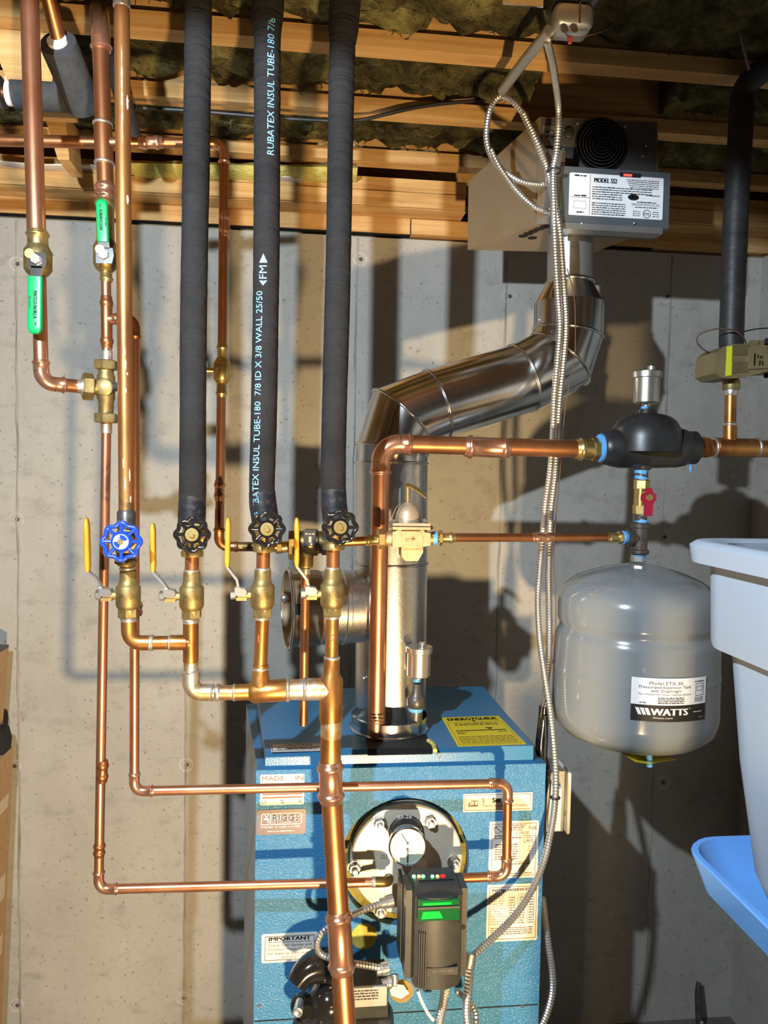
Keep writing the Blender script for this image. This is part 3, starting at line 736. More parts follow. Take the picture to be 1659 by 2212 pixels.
nd.strip([q0+gv*.003, q1], gu, .002, .0008); nd.lathe(q0, gn, [(0, .0024), (.001, .002)], 14)
part('needle', nd, 'ink', ga, 0)
part('gauge_union', MB().hexa(P(905, 1878, 1.345), P(906, 1868, 1.325), .016), 'zinc', ga, 30)

# ================================================================== PIPING
ZY = 1.22            # plane of the zone pipes
R34, R12, R1, R114 = .0111, .0080, .0143, .0175
TOPZ = ZJ+.18
def up_to(p, q):     # extend the line p->q (q higher) up to TOPZ
    d = q-p; return p+d*((TOPZ-p.z)/d.z)

def ball_valve(px, py, hpts, label, rs=1.0, aged=False):
    """brass ball valve on a vertical pipe, lever to the left standing up"""
    c = P(px, py, ZY); k = mp(px, py, ZY)*rs
    t = thing('ball_valve', label, 'valve', c+V(0, 0, -52*k), 'zone ball valves')
    pr = [(-52, 17), (-46, 19), (-34, 20), (-30, 23.5), (-24, 26), (14, 26), (17, 24.5), (20, 21), (30, 18), (46, 18), (50, 17)]
    body = part('body', MB().lathe(c, V(0, 0, 1), [(a*k, b*k) for a, b in pr], 28), 'brassd', t, 35)
    part('hex_end', MB().hexa(c+V(0, 0, -52*k), c+V(0, 0, -30*k), 22*k), 'brassd', t, 20)
    pt = Print(lambda u, v: c+V(26.2*k*math.sin(u), -26.2*k*math.cos(u), v))
    pt.txt('3/4', -.55, -6*k, 10*k, 'brassk', width=.35); pt.disc(.42, -2*k, .22, 7*k, 'brassk', 18, .8); pt.disc(.42, -2*k, .08, 3*k, 'brassk', 10)
    pt.done(body, 'cast_marks')
    s0 = c+V(-20*k, 0, -4*k)
    part('stem', MB().cyl(s0, c+V(-52*k, 0, -4*k), 9*k, 16), 'brassd', t)
    part('stop_lug', MB().box(c+V(-44*k, -.002, -12*k), (22*k, 12*k, 7*k)), 'brassd', t, 0)
    part('lever_clip', MB().prism([c+V(a*k, -13*k, b*k) for a, b in ((-58, 14), (-36, 10), (-32, 4), (-36, -6), (-58, -4))], V(0, 26*k, 0)), 'zinc', t, 30)
    part('nut', MB().hexa(c+V(-56*k, 0, -3*k), c+V(-68*k, 0, -3*k), 11*k), 'zinc', t, 20)
    q = [P(*a, ZY) for a in hpts]      # clip end, bend, bend, top
    part('lever', MB().strip(q[:3], V(0, 1, 0), 17*k, 5*k), 'zinc', t, 20)
    up = (q[3]-q[2]); n = 8
    rings = []
    for i in range(n+1):
        p_ = q[2].lerp(q[3], i/n); f = 1 if 0 < i < n else .7
        rings.append([p_+V(a*f, b*f, 0) for a, b in rrect(5.5*k, 12*k, 5*k, 3)])
    p_ = q[3]+up.normalized()*3*k; rings.append([p_+V(a*.35, b*.45, 0) for a, b in rrect(5.5*k, 12*k, 5*k, 3)])
    part('vinyl_grip', MB().loft(rings), 'yel', t, 50)
    return t
def handwheel(parent, c, nrm, Rw, material, plate_mat, lobes=8, ring=.0034):
    u, v, d = basis(nrm)
    pts = []; n = lobes*8
    for i in range(n):
        a = 2*math.pi*i/n; rr = Rw*(.93+.07*math.cos(lobes*a)); pts.append(c+(u*math.cos(a)+v*math.sin(a))*rr)
    w_ = part('handwheel', MB().tube(pts, ring, 8, closed=True), material, parent, 60)
    mb = MB()
    for i in range(lobes):
        a = 2*math.pi*(i)/lobes; e = u*math.cos(a)+v*math.sin(a)
        mb = MB().tube([c+e*Rw*.40-d*.002, c+e*Rw*.97], [ring*.85, ring*.8], 8)
        part('spoke', mb, material, w_, 60)
    part('hub', MB().lathe(c-d*.005, d, [(0, Rw*.5), (.003, Rw*.56), (.006, Rw*.52), (.008, Rw*.46)], 28), material, w_, 40)
    pl = part('name_disc', MB().lathe(c+d*.0025, d, [(0, Rw*.40), (.0016, Rw*.39)], 28), plate_mat, w_, 30)
    part('wheel_nut', MB().hexa(c+d*.004, c+d*.0085, Rw*.16), 'brass', w_, 20)
    return w_, (u, v, d)
def gate_valve(px, py, bodypy, Rpx, wheelmat, platemat, label, nrm=V(0, -1, .03)):
    k = mp(px, py, ZY)
    c = P(px, py, ZY-.055); bz_ = P(px, py, ZY)
    t = thing('gate_valve', label, 'valve', bz_+V(0, 0, -45*k))
    return t, c, k

# ---- weathered riser with blue wheel (first zone)
t = thing('weathered_riser', 'old streaked copper riser left of the black pipes, above the blue wheel valve', 'pipe', P(274, 1110, ZY))
a, b = P(273, 1108, ZY), P(263, 0, ZY)
pipe(t, a, up_to(a, b), .0118, 'cuold')
c8 = P(263, 8, ZY); part('collar', MB().lathe(c8-V(0, 0, .007), V(0, 0, 1), [(0, .0122), (.001, .0132), (.012, .0132), (.014, .0122)], 22), 'tin', t)
part('adapter', MB().lathe(P(273, 1142, ZY), V(0, 0, 1), [(0, .0145), (.026, .0145), (.030, .0122)], 22), 'iron', t)
solder(t, P(273, 1108, ZY), V(0, 0, 1), .0124, w=.007)

rx0, rx1 = P(273, 1108, ZY), P(263, 0, ZY)
def rcen(z): return rx0+(rx1-rx0)*((z-rx0.z)/(rx1.z-rx0.z))
def patch(py0, py1, off, wd, m_, seed):
    z0, z1 = P(268, py1, ZY).z, P(268, py0, ZY).z; n = 24; rg = random.Random(seed); L_, R_ = [], []
    for i in range(n+1):
        z = lerp(z0, z1, i/n); e = math.sin(math.pi*i/n)**.5; w_ = wd*e*rg.uniform(.35, 1); o = off+wd*.4*noise.noise(V(i*.3, seed, 0)); c_ = rcen(z); r_ = .01195
        L_.append(c_+V(r_*math.sin(o-w_), -r_*math.cos(o-w_), 0)); R_.append(c_+V(r_*math.sin(o+w_), -r_*math.cos(o+w_), 0))
    part('patina_patch', MB().add(L_+R_, [(i, n+1+i, n+2+i, i+1) for i in range(n)]), m_, t, 60)
patch(105, 320, .15, .16, 'patina', 1); patch(210, 242, .85, .2, 'white', 2); patch(425, 445, .75, .2, 'white', 3)
for i, (a_, b_, o_) in enumerate(((752, 772, .2), (778, 800, .3), (806, 812, .5), (990, 1012, -.1), (1012, 1040, .7), (1030, 1060, .1), (1070, 1086, .8), (840, 850, .3))): patch(a_, b_, o_, .12, 'white', 10+i)
def gate(px, pyw, Rpx, wm, pm, label, x_body, y_top, y_bot, brass='brassd', flange=True, grp=None):
    k = mp(px, pyw, ZY-.05)
    body0 = P(x_body, y_bot, ZY); body1 = P(x_body, y_top, ZY)
    t = thing('gate_valve', label, 'valve', body0, grp)
    L = (body1-body0).length
    part('body', MB().lathe(body0, body1-body0, [(0, .0125), (L*.1, .0155), (L*.2, .0165), (L*.32, .0145), (L*.5, .0185), (L*.7, .0145), (L*.85, .0165), (L, .0125)], 24), brass, t, 40)
    cw = P(px, pyw, ZY-.058)
    d = V(0, -1, .04).normalized()
    part('bonnet', MB().lathe(cw-d*.05, d, [(0, .0165), (.012, .0165), (.014, .013), (.026, .011), (.030, .0095), (.038, .0095)], 22), brass, t, 40)
    part('stem', MB().cyl(cw-d*.014, cw+d*.004, .004, 12), 'brass', t)
    w_, fr = handwheel(t, cw, d, Rpx*k, wm, pm)
    return t, cw, d, fr, Rpx*k
t, cw, d, (u, v, _), Rw = gate(262, 1170, 41, 'wheelblue', 'white', 'gate valve with bright blue handwheel and white name disc', 272, 1142, 1222)
pr = Print(lambda x, y: cw+d*.0046+V(x, 0, y+.0))
for s in (0, 1): pr.quad([(0, 0)]+[(Rw*.36*math.cos(R(a+180*s)), Rw*.36*math.sin(R(a+180*s))) for a in range(200 if s else 15, 290 if s else 100, 12)], 'wheelblue') if not s else pr.quad([(0, 0)]+[(Rw*.36*math.cos(R(a)), Rw*.36*math.sin(R(a))) for a in range(180, 268, 11)], 'wheelblue')
pr.txt('B', -Rw*.14, Rw*.13, .004, 'wheelblue'); pr.txt('LO', -Rw*.03, -Rw*.30, .0034, 'wheelblue'); pr.done(t, 'disc_marks')
part('packing_nut', MB().lathe(P(272, 1216, ZY-.02), V(0, -.2, 1), [(0, .012), (.002, .0175), (.005, .0165), (.006, .013)], 24), 'brassk', t)
BLKL = 'gate valve with glossy black handwheel at the foot of the %s black pipe'
for px, pw, xb, yt, yb_, w3 in ((415, 1155, 415, 1118, 1200, 'left'), (577, 1143, 570, 1105, 1190, 'lettered middle'), (735, 1139, 722, 1100, 1185, 'right')):
    t, cw, d, fr, Rw = gate(px, pw, 36, 'blkgloss', 'brass', BLKL % w3, xb, yt, yb_, grp='black wheel gate valves')
    part('bottom_flange', MB().lathe(P(xb, yb_+3, ZY-.004), V(0, 0, 1), [(0, .014), (.001, .0172), (.008, .0178), (.012, .015)], 24), 'brassd', t)

# ---- ball valves
HL = 'brass ball valve with yellow upright lever %s'
ball_valve(277, 1282, [(222, 1274), (207, 1248), (190, 1235), (187, 1122)], HL % 'below the blue wheel, leftmost of four')
ball_valve(414, 1284, [(362, 1272), (352, 1258), (331, 1235), (330, 1133)], HL % 'under the left black pipe, second from left')
ball_valve(567, 1281, [(516, 1270), (512, 1252), (491, 1224), (493, 1121)], HL % 'above the copper stub marked 1')
ball_valve(718, 1279, [(667, 1268), (663, 1252), (641, 1223), (641, 1121)], HL % 'under the right black pipe, rightmost of four')

# ---- zone stubs and header
hd = thing('copper_header', 'golden soldered copper manifold of tees and elbows joining the four valves', 'pipe manifold', P(716, 1650, ZY))
def zst(x0, y0, x1, y1, m_='cud', r=R34): pipe(hd, P(x0, y0, ZY), P(x1, y1, ZY), r, m_)
zst(275, 1232, 274, 1214, 'cud'); zst(414, 1236, 415, 1196, 'cud'); zst(568, 1232, 569, 1186, 'cud'); zst(719, 1230, 720, 1182, 'cud')
for x, y in ((275, 1228), (414, 1234), (568, 1230), (719, 1228)): solder(hd, P(x, y, ZY), V(0, 0, 1), R34*1.02, w=.006)
solder(hd, P(278, 1338, ZY), V(0, 0, 1), R34*1.04, w=.009); zst(278, 1355, 278, 1332, 'tinaged')
e0, e1 = elbow(hd, P(278, 1340, ZY), P(279, 1389, ZY), P(400, 1388, ZY), R34, .021, 'solder')
zst(315, 1389, 372, 1388, 'cuo')
solder(hd, P(325, 1389, ZY), V(1, 0, 0), R34*1.06); solder(hd, P(367, 1388, ZY), V(1, 0, 0), R34*1.06)
tee = part('tee', MB().cyl(P(412, 1345, ZY), P(412, 1430, ZY), R34*1.12, 22, .001), 'cuo', hd)
part('branch', MB().cyl(P(412, 1388, ZY), P(368, 1388, ZY), R34*1.12, 22, .001), 'cuo', tee)
part('crotch', MB().ball(P(409, 1388, ZY), R34*1.2, n=18), 'cuo', tee, 80)
zst(413, 1338, 412, 1350, 'tin'); solder(hd, P(412, 1341, ZY), V(0, 0, 1), R34*1.06, w=.009)
zst(412, 1425, 412, 1460, 'tinaged', R34*1.02); solder(hd, P(412, 1452, ZY), V(0, 0, 1), R34*1.06, w=.006)
elbow(hd, P(412, 1440, ZY), P(412, 1496, ZY), P(540, 1496, ZY), R34*1.12, .019, 'solder', 'tinaged')
zst(460, 1496, 545, 1496, 'tinaged', R34*1.1); solder(hd, P(470, 1496, ZY), V(1, 0, 0), R34*1.18, w=.009); solder(hd, P(506, 1496, ZY), V(1, 0, 0), R34*1.16)
zst(505, 1496, 540, 1495, 'cuo', R34*1.2)
big = R114*1.05; h0, h1 = P(538, 1495, ZY), P(624, 1490, ZY)
tee = part('tee', MB().lathe(h0, h1-h0, [(0, R34*1.2), (.007, big), ((h1-h0).length-.001, big), ((h1-h0).length, big*.97)], 26), 'cuo', hd)
part('branch', MB().lathe(P(562, 1490, ZY), V(0, 0, 1), [(0, R34*1.5), (.022, R34*1.3), (.028, R34*1.16), (.042, R34*1.16)], 22), 'cuo', tee)
zst(562, 1452, 567, 1330, 'cuo', R34); solder(hd, P(562, 1444, ZY), V(0, 0, 1), R34*1.1, w=.006); solder(hd, P(566, 1331, ZY), V(0, 0, 1), R34*1.05, w=.012)
zst(620, 1490, 668, 1489, 'tinaged', R114*.98); solder(hd, P(658, 1489, ZY), V(1, 0, 0), R114*1.02, w=.005); solder(hd, P(622, 1490, ZY), V(1, 0, 0), R114*1.02, w=.006)
v0, v1 = P(715, 1556, ZY), P(716, 1456, ZY)
tee = part('tee', MB().lathe(v0, v1-v0, [(0, big*.98), (.001, big*1.05), ((v1-v0).length*.88, big*1.05), ((v1-v0).length, R34*1.25), ((v1-v0).length+.028, R34*1.18)], 26), 'cuo', hd)
part('branch', MB().cyl(P(716, 1488, ZY), P(662, 1489, ZY), big, 24, .001), 'tinaged', tee)
zst(716, 1425, 718, 1328, 'cuo', R34); solder(hd, P(717, 1421, ZY), V(0, 0, 1), R34*1.1, w=.006); solder(hd, P(718, 1329, ZY), V(0, 0, 1), R34*1.05, w=.012)
zst(715, 1556, 714, 1655, 'cuo', R114); part('solder_wipe', MB().lathe(P(715, 1592, ZY), V(0, 0, 1), [(0, R114*1.005), (.004, R114*1.02), (.022, R114*1.02), (.028, R114*1.005)], 24), 'tinaged', hd)
# red marker numbers on the stubs
def pipe_print(parent, px, py, Y, r, items):
    c = P(px, py, Y); pr = Print(lambda u, v: c+V((r+.0004)*math.sin(u/r), -(r+.0004)*math.cos(u/r), v)); items(pr); pr.done(parent, 'marker_writing')
pipe_print(hd, 562, 1384, ZY, R34, lambda p: p.txt('1', -.003, 0, .012, 'inkred'))
pipe_print(hd, 716, 1385, ZY, R34, lambda p: (p.txt('2', -.001, .002, .011, 'inkred'), p.txt('n', -.004, -.008, .006, 'inkred')))

# ---- big return riser coming towards the viewer
rr = thing('return_riser', 'thick brown copper pipe running down in front of the boiler', 'pipe', P(746, 2300, 1.15))
p0, p1, p2 = P(714, 1655, ZY), P(717, 1735, ZY-.005), P(747, 2230, 1.15)
press_sleeve(rr, P(713, 1644, ZY), P(716, 1734, ZY-.004), R114*1.02, 'cup')
pipe(rr, p1+(p1-p2).normalized()*.01, p2, R114, 'cud')
dd = (p2-p1); q0, q1 = p1+dd*((1972-1735)/495), p1+dd*((2106-1735)/495)
press_sleeve(rr, q0, q1, R114*1.02, 'cup')

# ---- black insulated pipes
def foam_pipe(name, label, pts, r, group=None, seed=0, tape=True, material='foam'):
    t = thing(name, label, 'pipe', pts[0].copy(), group)
    q = resample(catmull(pts, .01), .007)
    rad = [r*(1+.022*noise.noise(V(i*.35, seed, 0))+.03*noise.noise(V(i*.055, seed, 4))) for i in range(len(q))]
    o = part('foam_sleeve', MB().tube(q, rad, 26), material, t, 80)
    return t, o, q, rad
k = mp(420, 600, ZY)
G = 'black insulated risers'
t1, o1, q1_, r1_ = foam_pipe('insulated_riser', 'wrinkled black foam pipe, leftmost of the three black risers', [P(414, 1128, ZY), P(416, 1080, ZY), P(418, 700, ZY), P(424, 350, ZY), P(429, 0, ZY), P(430, -120, ZY)], 28.5*k, G, 1)
t2, o2, q2_, r2_ = foam_pipe('insulated_riser', 'black foam riser printed with pale blue lettering, middle of three', [P(572, 1122, ZY), P(566, 1060, ZY), P(570, 900, ZY), P(575, 600, ZY), P(577, 300, ZY), P(578, 75, ZY), P(583, 40, ZY), P(586, -120, ZY)], 28.5*k, G, 2)
t3, o3, q3_, r3_ = foam_pipe('insulated_riser', 'black foam riser nearest the flue, right of the three', [P(724, 1122, ZY), P(720, 1050, ZY), P(722, 900, ZY), P(730, 600, ZY), P(735, 330, ZY), P(740, 92, ZY), P(744, 40, ZY), P(748, -120, ZY)], 28.0*k, G, 3)
part('taped_end', MB().tube([P(573, 1124, ZY), P(568, 1090, ZY), P(566, 1062, ZY)], [30*k, 30.2*k, 28.9*k], 26), 'foamsmooth', t2, 60)
part('taped_end', MB().tube([P(414, 1129, ZY), P(415, 1100, ZY), P(416, 1068, ZY)], [30*k, 30*k, 29*k], 26), 'foamsmooth', t1, 60)
part('taped_end', MB().tube([P(725, 1124, ZY), P(721, 1090, ZY), P(720, 1056, ZY)], [29.6*k, 29.6*k, 28.4*k], 26), 'foamsmooth', t3, 60)
part('elbow_cover', MB().tube([P(577, 72, ZY), P(574, 40, ZY), P(588, -60, ZY)], [28.8*k, 34*k, 34*k], 26), 'foam', t2, 70)
part('elbow_cover', MB().tube([P(741, 90, ZY), P(742, 60, ZY), P(750, -60, ZY)], [29*k, 33*k, 34*k], 26), 'foam', t3, 70)
# lettering running up the middle riser
def riser_text(parent, path, rad, s, px_c, py0, py1, hpx, mat_='inkblue', ang=0.0, pitch_w=None):
    import bisect
    def cen(z):
        for a, b in zip(path, path[1:]):
            if a.z <= z <= b.z: return a.lerp(b, (z-a.z)/max(1e-6, b.z-a.z))
        return path[-1]
    z0 = P(px_c, py0, ZY).z; z1 = P(px_c, py1, ZY).z; rT = max(rad)+.0006
    vs, fs, x0, x1 = textmesh(s); h = hpx*k; mb = MB()
    kx = (z1-z0)/(x1-x0)
    mb.add([(lambda c, a: c+V(rT*math.sin(a), -rT*math.cos(a), 0))(cen(z0+(x-x0)*kx), ang-(y-.35)*h/CAPH/rT) for x, y in vs], fs)
    return part('printed_lettering', mb, mat_, parent, 0)
riser_text(o2, q2_, r2_, 'RUBATEX INSUL TUBE-180  7/8 ID X 3/8 WALL 25/50', 560, 1112, 635, 15, ang=-.46)
riser_text(o2, q2_, r2_, 'RUBATEX INSUL TUBE-180 7/8', 590, 346, 56, 15, ang=.30)
riser_text(o2, q2_, r2_, 'FM', 568, 609, 581, 17, ang=-.20)
for yb_, yt in ((624, 613), (575, 556)):
    z0, z1 = P(568, yb_, ZY).z, P(568, yt, ZY).z; c0 = P(576, 590, ZY); rT = max(r2_)+.0006
    f = lambda w_, z: V(c0.x+rT*math.sin(-.20+w_/rT), c0.y-rT*math.cos(-.20+w_/rT), z)
    h = 9*k; q = [(-h, z1), (h, z1), (0, z0)] if yb_ > 600 else [(-h, z0), (h, z0), (0, z1)]
    mb = MB().add([f(*a) for a in q], [(0, 1, 2)]); part('printed_arrow', mb, 'inkblue', o2, 0)

# ================================================================== LEFT COPPER RUNS
AY, BYP, DY = 1.262, 1.30, 1.325
ra = thing('hot_riser', 'thick copper riser at the far left above the green lever', 'pipe', P(80, 500, AY))
a, b = P(79, 512, AY), P(64, 0, AY); pipe(ra, a, up_to(a, b), R1, 'cu')
def green_valve(label, px, py, Y, ytop, ybot, rt, rb, hpts, wide, txtpx):
    k = mp(px, py, Y); c = P(px, py, Y)
    t = thing('ball_valve', label, 'valve', P(px, ybot, Y), 'green lever ball valves')
    # body
    part('body', MB().lathe(c-V(0, 0, 34*k), V(0, 0, 1), [(0, rt*.9), (6*k, rt*1.25), (14*k, rt*1.5), (52*k, rt*1.5), (58*k, rt*1.3), (66*k, rt*1.1)], 26), 'brassd', t, 35)
    press_sleeve(t, P(px, py-28, Y), P(px-1, ytop, Y), rt, 'brass', 'press_end', (1,)); press_sleeve(t, P(px+1, py+30, Y), P(px+2, ybot, Y), rb, 'brass', 'press_end', (1,))
    part('stem', MB().cyl(c, c+V(0, -rt*1.5-.016, 0), .0075, 16), 'brassd', t)
    yf = c.y-rt*1.5-.012
    pts = [V(P(*q, yf).x, yf, P(*q, yf).z) for q in hpts]
    s = 1 if hpts[1][1] > hpts[0][1] else -1
    hx = 17*k if wide > 22 else 13*k
    c2 = V(P(px-2, py, yf).x, yf, P(px, py, yf).z)
    part('lever_plate', MB().prism([c2+V(x, 0, z) for x, z in ((-hx, hx*.9), (hx*1.0, hx*.9), (hx*1.15, 0), (hx*.9, -hx*1.0), (-hx, -hx*1.0))], V(0, -.003, 0)), 'chrome', t, 0)
    part('lever_neck', MB().strip([c2+V(0, -.0015, -s*hx*.8), pts[0]+V(0, -.0015, -s*.004)], V(1, 0, 0), hx*1.3, .003), 'chrome', t, 0)
    part('lever_nut', MB().hexa(c2+V(0, -.003, 0), c2+V(0, -.009, 0), hx*.62), 'zinc', t, 20)
    part('lever_bolt', MB().cyl(c2+V(0, -.008, 0), c2+V(0, -.0115, 0), hx*.3, 12), 'brass', t)
    w_ = wide*k/2; rings = []
    for i, f in ((0, .96), (.03, 1), (.5, 1), (.88, 1), (.94, .9), (.98, .66), (1, .35)):
        q = pts[0].lerp(pts[1], i); rings.append([q+V(x, y-.002, 0) for x, y in rrect(w_*f, .0052*(.6+.4*f), .003, 3)])
    g = part('green_grip', MB().loft(rings), 'green', t, 50)
    up = (pts[1]-pts[0]).normalized(); sx = V(1, 0, 0)
    pr = Print(lambda u, v: pts[0].lerp(pts[1], .5)+up*u+sx*v*(1 if up.z < 0 else -1)+V(0, -.0078, 0))
    L = (pts[1]-pts[0]).length
    pr.txt('MATCO-NORCA', 0, -w_*.1, w_*.5, 'ink', align='C', width=L*.48, bold=.0002); pr.scribble(-L*.15, L*.06, -w_*.75, w_*.28, 'ink')
    pr.scribble(L*.30, L*.36, w_*.1, w_*.3, 'ink'); pr.done(g)
    return t
green_valve('brass ball valve with green lever hanging down, under the far left riser', 82, 562, AY, 498, 598, R1, R34, [(78, 599), (77, 722)], 29, 0)
green_valve('brass ball valve with green lever pointing up, beside the weathered riser', 228, 552, BYP, 424, 610, R1*.92, R12*1.1, [(224, 524), (221, 432)], 24, 0)
rb_ = thing('mix_inlet_pipe', 'copper pipe with pressed elbow turning right below the far left green lever', 'pipe', P(85, 840, AY))
c = P(90, 828, AY)
p = elbow(rb_, P(86, 700, AY), c, P(190, 836, BYP), R34, .020)
pipe(rb_, p[0], P(84, 600, AY), R34, 'cu')
pipe(rb_, p[1], P(186, 836, BYP-.004), R34, 'cud')
# 3-way mixing valve
mv = thing('mixing_valve', 'three-way brass mixing valve with hex union nuts at left', 'valve', P(228, 905, BYP))
k = mp(228, 840, BYP)
c = P(229, 838, BYP)
part('body', MB().lathe(c-V(0, 0, 50*k), V(0, 0, 1), [(-18*k, 15*k), (20*k, 16*k), (26*k, 19*k), (74*k, 19*k), (82*k, 16*k), (100*k, 15*k)], 24), 'brassd', mv, 35)
part('cross_boss', MB().lathe(c+V(0, -6*k, 0), V(0, -1, 0), [(0, 20*k), (14*k, 19*k), (16*k, 16*k), (17*k, 0)], 22), 'brassd', mv, 35)
for z, nm in ((48*k, 0), (-66*k, 1)):
    part('union_nut', MB().hexa(c+V(0, 0, z-9*k), c+V(0, 0, z+11*k), 25*k), 'brassd', mv, 20)
dl = V(-1, -.45, 0).normalized()
part('left_port', MB().cyl(c, c+dl*34*k, 17*k, 22), 'brassd', mv)
part('union_nut', MB().hexa(c+dl*26*k, c+dl*48*k, 29*k), 'brassd', mv, 20)
part('port_ring', MB().lathe(c+dl*46*k, dl, [(0, 20*k), (5*k, 18*k), (6*k, 13*k), (12*k, 12.5*k)], 22), 'tin', mv)
part('adjust_knob', MB().cyl(c+V(16*k, -8*k, 2*k), c+V(30*k, -12*k, 2*k), 10*k, 14), 'iron', mv)
# run B upper: tees, elbow at ceiling
tb = thing('mixed_riser', 'copper riser with tees between the far left riser and the weathered riser', 'pipe', P(231, 770, BYP))
pipe(tb, P(229, 425, BYP), P(217, 95, BYP), R1*.93, 'cud')
part('ceiling_elbow', MB().tube([P(219, 110, BYP), P(217, 70, BYP), P(216, 45, BYP+.015), P(215, 28, BYP+.05), P(214, 22, BYP+.1)], R1*1.06, 22), 'cup', tb)
press_sleeve(tb, P(219, 108, BYP), P(217, 84, BYP), R1*.95, 'cup', 'press_ring', (0,))
press_sleeve(tb, P(228, 432, BYP), P(227, 396, BYP), R1*.95, 'cup', 'coupling')
tee = part('tee', MB().cyl(P(225, 352, BYP), P(222, 262, BYP), R1*1.03, 22, .001), 'cud', tb); part('branch', MB().cyl(P(224, 309, BYP), P(262, 308, BYP), R12*1.15, 18), 'cud', tee)
solder(tb, P(222, 268, BYP), V(0, 0, 1), R1*1.02, w=.005); solder(tb, P(225, 352, BYP), V(0, 0, 1), R1*1.02, w=.005)
pipe(tb, P(231, 785, BYP), P(229, 600, BYP), R12, 'cu')
press_sleeve(tb, P(231, 752, BYP), P(230, 640, BYP), R12*1.05, 'cud', 'tee')
part('tee_branch', MB().cyl(P(231, 690, BYP), P(262, 688, BYP), R12*1.1, 18), 'cud', tb); press_sleeve(tb, P(240, 690, BYP), P(258, 689, BYP), R12*1.02, 'cup', 'press_ring', (1,))
part('nipple', MB().cyl(P(231, 785, BYP), P(231, 758, BYP), R12*1.12, 18), 'tin', tb)
# cold loop outlet: elbow right of tee, long drop to the boiler front
lp = thing('coil_loop_pipe', 'long thin copper pipe dropping behind the headers and looping across the boiler front', 'pipe', P(290, 1690, BYP))
q = elbow(lp, P(258, 689, BYP), P(291, 688, BYP), P(294, 800, BYP), R12, .016, 'press', 'cud')
FY = 1.285
z0 = elbow(lp, P(294, 760, BYP), P(290, 1709, BYP-.006), P(500, 1705, BYP-.008), R12, .016)
pipe(lp, q[1], z0[0], R12, 'cu')
cE = P(1097, 1692, FY); z1_ = elbow(lp, P(900, 1697, FY), cE, P(1095, 1800, FY), R12*1.08, .018)
pipe(lp, z0[1], z1_[0], R12*1.02, 'cu')
cF = P(1094, 1893, FY); z2 = elbow(lp, P(1095, 1800, FY), cF, P(950, 1897, FY), R12*1.08, .018)
pipe(lp, z1_[1], z2[0], R12*1.04, 'cud')
e_end = P(950, 1900, BY-.02)
pipe(lp, z2[1], P(945, 1899, FY+.002), R12*1.04, 'cud'); elbow(lp, P(970, 1898, FY), P(942, 1899, FY+.002), P(944, 1896, BY), R12*1.04, .014, 'solder', 'cud')
press_sleeve(lp, P(295, 1330, BYP), P(296, 1300, BYP), R12, 'cup')
# second thin pipe: mixing valve bottom to the coil plate
lr = thing('coil_return_pipe', 'thin copper pipe from the mixing valve down and right to the coil plate', 'pipe', P(213, 1915, BYP))
part('nipple', MB().cyl(P(230, 905, BYP), P(230, 936, BYP), R12*1.15, 18), 'tinaged', lr)
cG = P(213, 1921, BYP)
z3 = elbow(lr, P(230, 950, BYP), cG, P(500, 1914, BYP-.006), R12, .016)
pipe(lr, P(230, 910, BYP), z3[0], R12, 'cu')
press_sleeve(lr, P(220, 1690, BYP), P(222, 1642, BYP), R12, 'cud', 'coupling'); press_sleeve(lr, P(214, 1850, BYP), P(215, 1820, BYP), R12, 'cud', 'coupling')
cH = P(838, 1905, BYP-.012)
pipe(lr, z3[1], P(826, 1905, BYP-.012), R12*1.03, 'cu'); solder(lr, P(808, 1905, BYP-.012), V(1, 0, 0), R12*1.05, w=.008)
elbow(lr, P(800, 1905, BYP-.012), cH, P(842, 1888, BY-.01), R12*1.03, .013, 'solder', 'brassk')
# run D: from the tee across and down to the fill line
rd = thing('feed_pipe', 'thin copper feed pipe with brass valve between the left and middle black risers', 'pipe', P(474, 1178, DY))
pipe(rd, P(255, 308, BYP), P(470, 309, DY), R12, 'cud'); press_sleeve(rd, P(298, 308, BYP), P(352, 308, BYP+.005), R12*1.08, 'cup')
cI = P(484, 311, DY); z4 = elbow(rd, P(440, 309, DY), cI, P(484, 420, DY), R12, .016)
pipe(rd, z4[1], P(480, 752, DY), R12, 'cud'); press_sleeve(rd, P(485, 512, DY), P(486, 455, DY), R12, 'cup')
pipe(rd, P(478, 850, DY), P(474, 1160, DY), R12, 'cu'); press_sleeve(rd, P(474, 1082, DY), P(475, 1036, DY), R12, 'cup')
z5 = elbow(rd, P(474, 1100, DY), P(473, 1180, DY), P(560, 1182, DY+.01), R12, .016, 'press', 'cud')
pipe(rd, P(474, 1100, DY), z5[0], R12, 'cud'); pipe(rd, z5[1], P(598, 1181, DY+.012), R12*1.05, 'brassk')
dv = thing('check_valve', 'small bright brass valve on the thin feed pipe beside the left black riser', 'valve', P(478, 855, DY)); k = mp(478, 800, DY)
press_sleeve(dv, P(480, 778, DY), P(480, 742, DY), R12, 'brass', 'press_end', (1,)); press_sleeve(dv, P(479, 826, DY), P(478, 858, DY), R12, 'brass', 'press_end', (1,))
c = P(479, 802, DY); part('body', MB().lathe(c-V(0, 0, 26*k), V(0, 0, 1), [(0, 13*k), (6*k, 17*k), (9*k, 19*k), (42*k, 19*k), (45*k, 17*k), (50*k, 14*k), (54*k, 12*k)], 24), 'brass', dv, 35)
part('stem', MB().cyl(c, c+V(-32*k, -.004, 0), 6*k, 14), 'brass', dv); part('lever_stub', MB().box(c+V(-33*k, -.004, 6*k), (5*k, 14*k, 26*k)), 'zinc', dv, 0)
pr = Print(lambda u, v: c+V(19.2*k*math.sin(u), -19.2*k*math.cos(u), v)); pr.scribble(-.5, .5, 8*k, 5*k, 'brassk'); pr.frame(-.4, -16*k, .45, 0, .0008, 'brassk'); pr.done(dv, 'cast_marks')

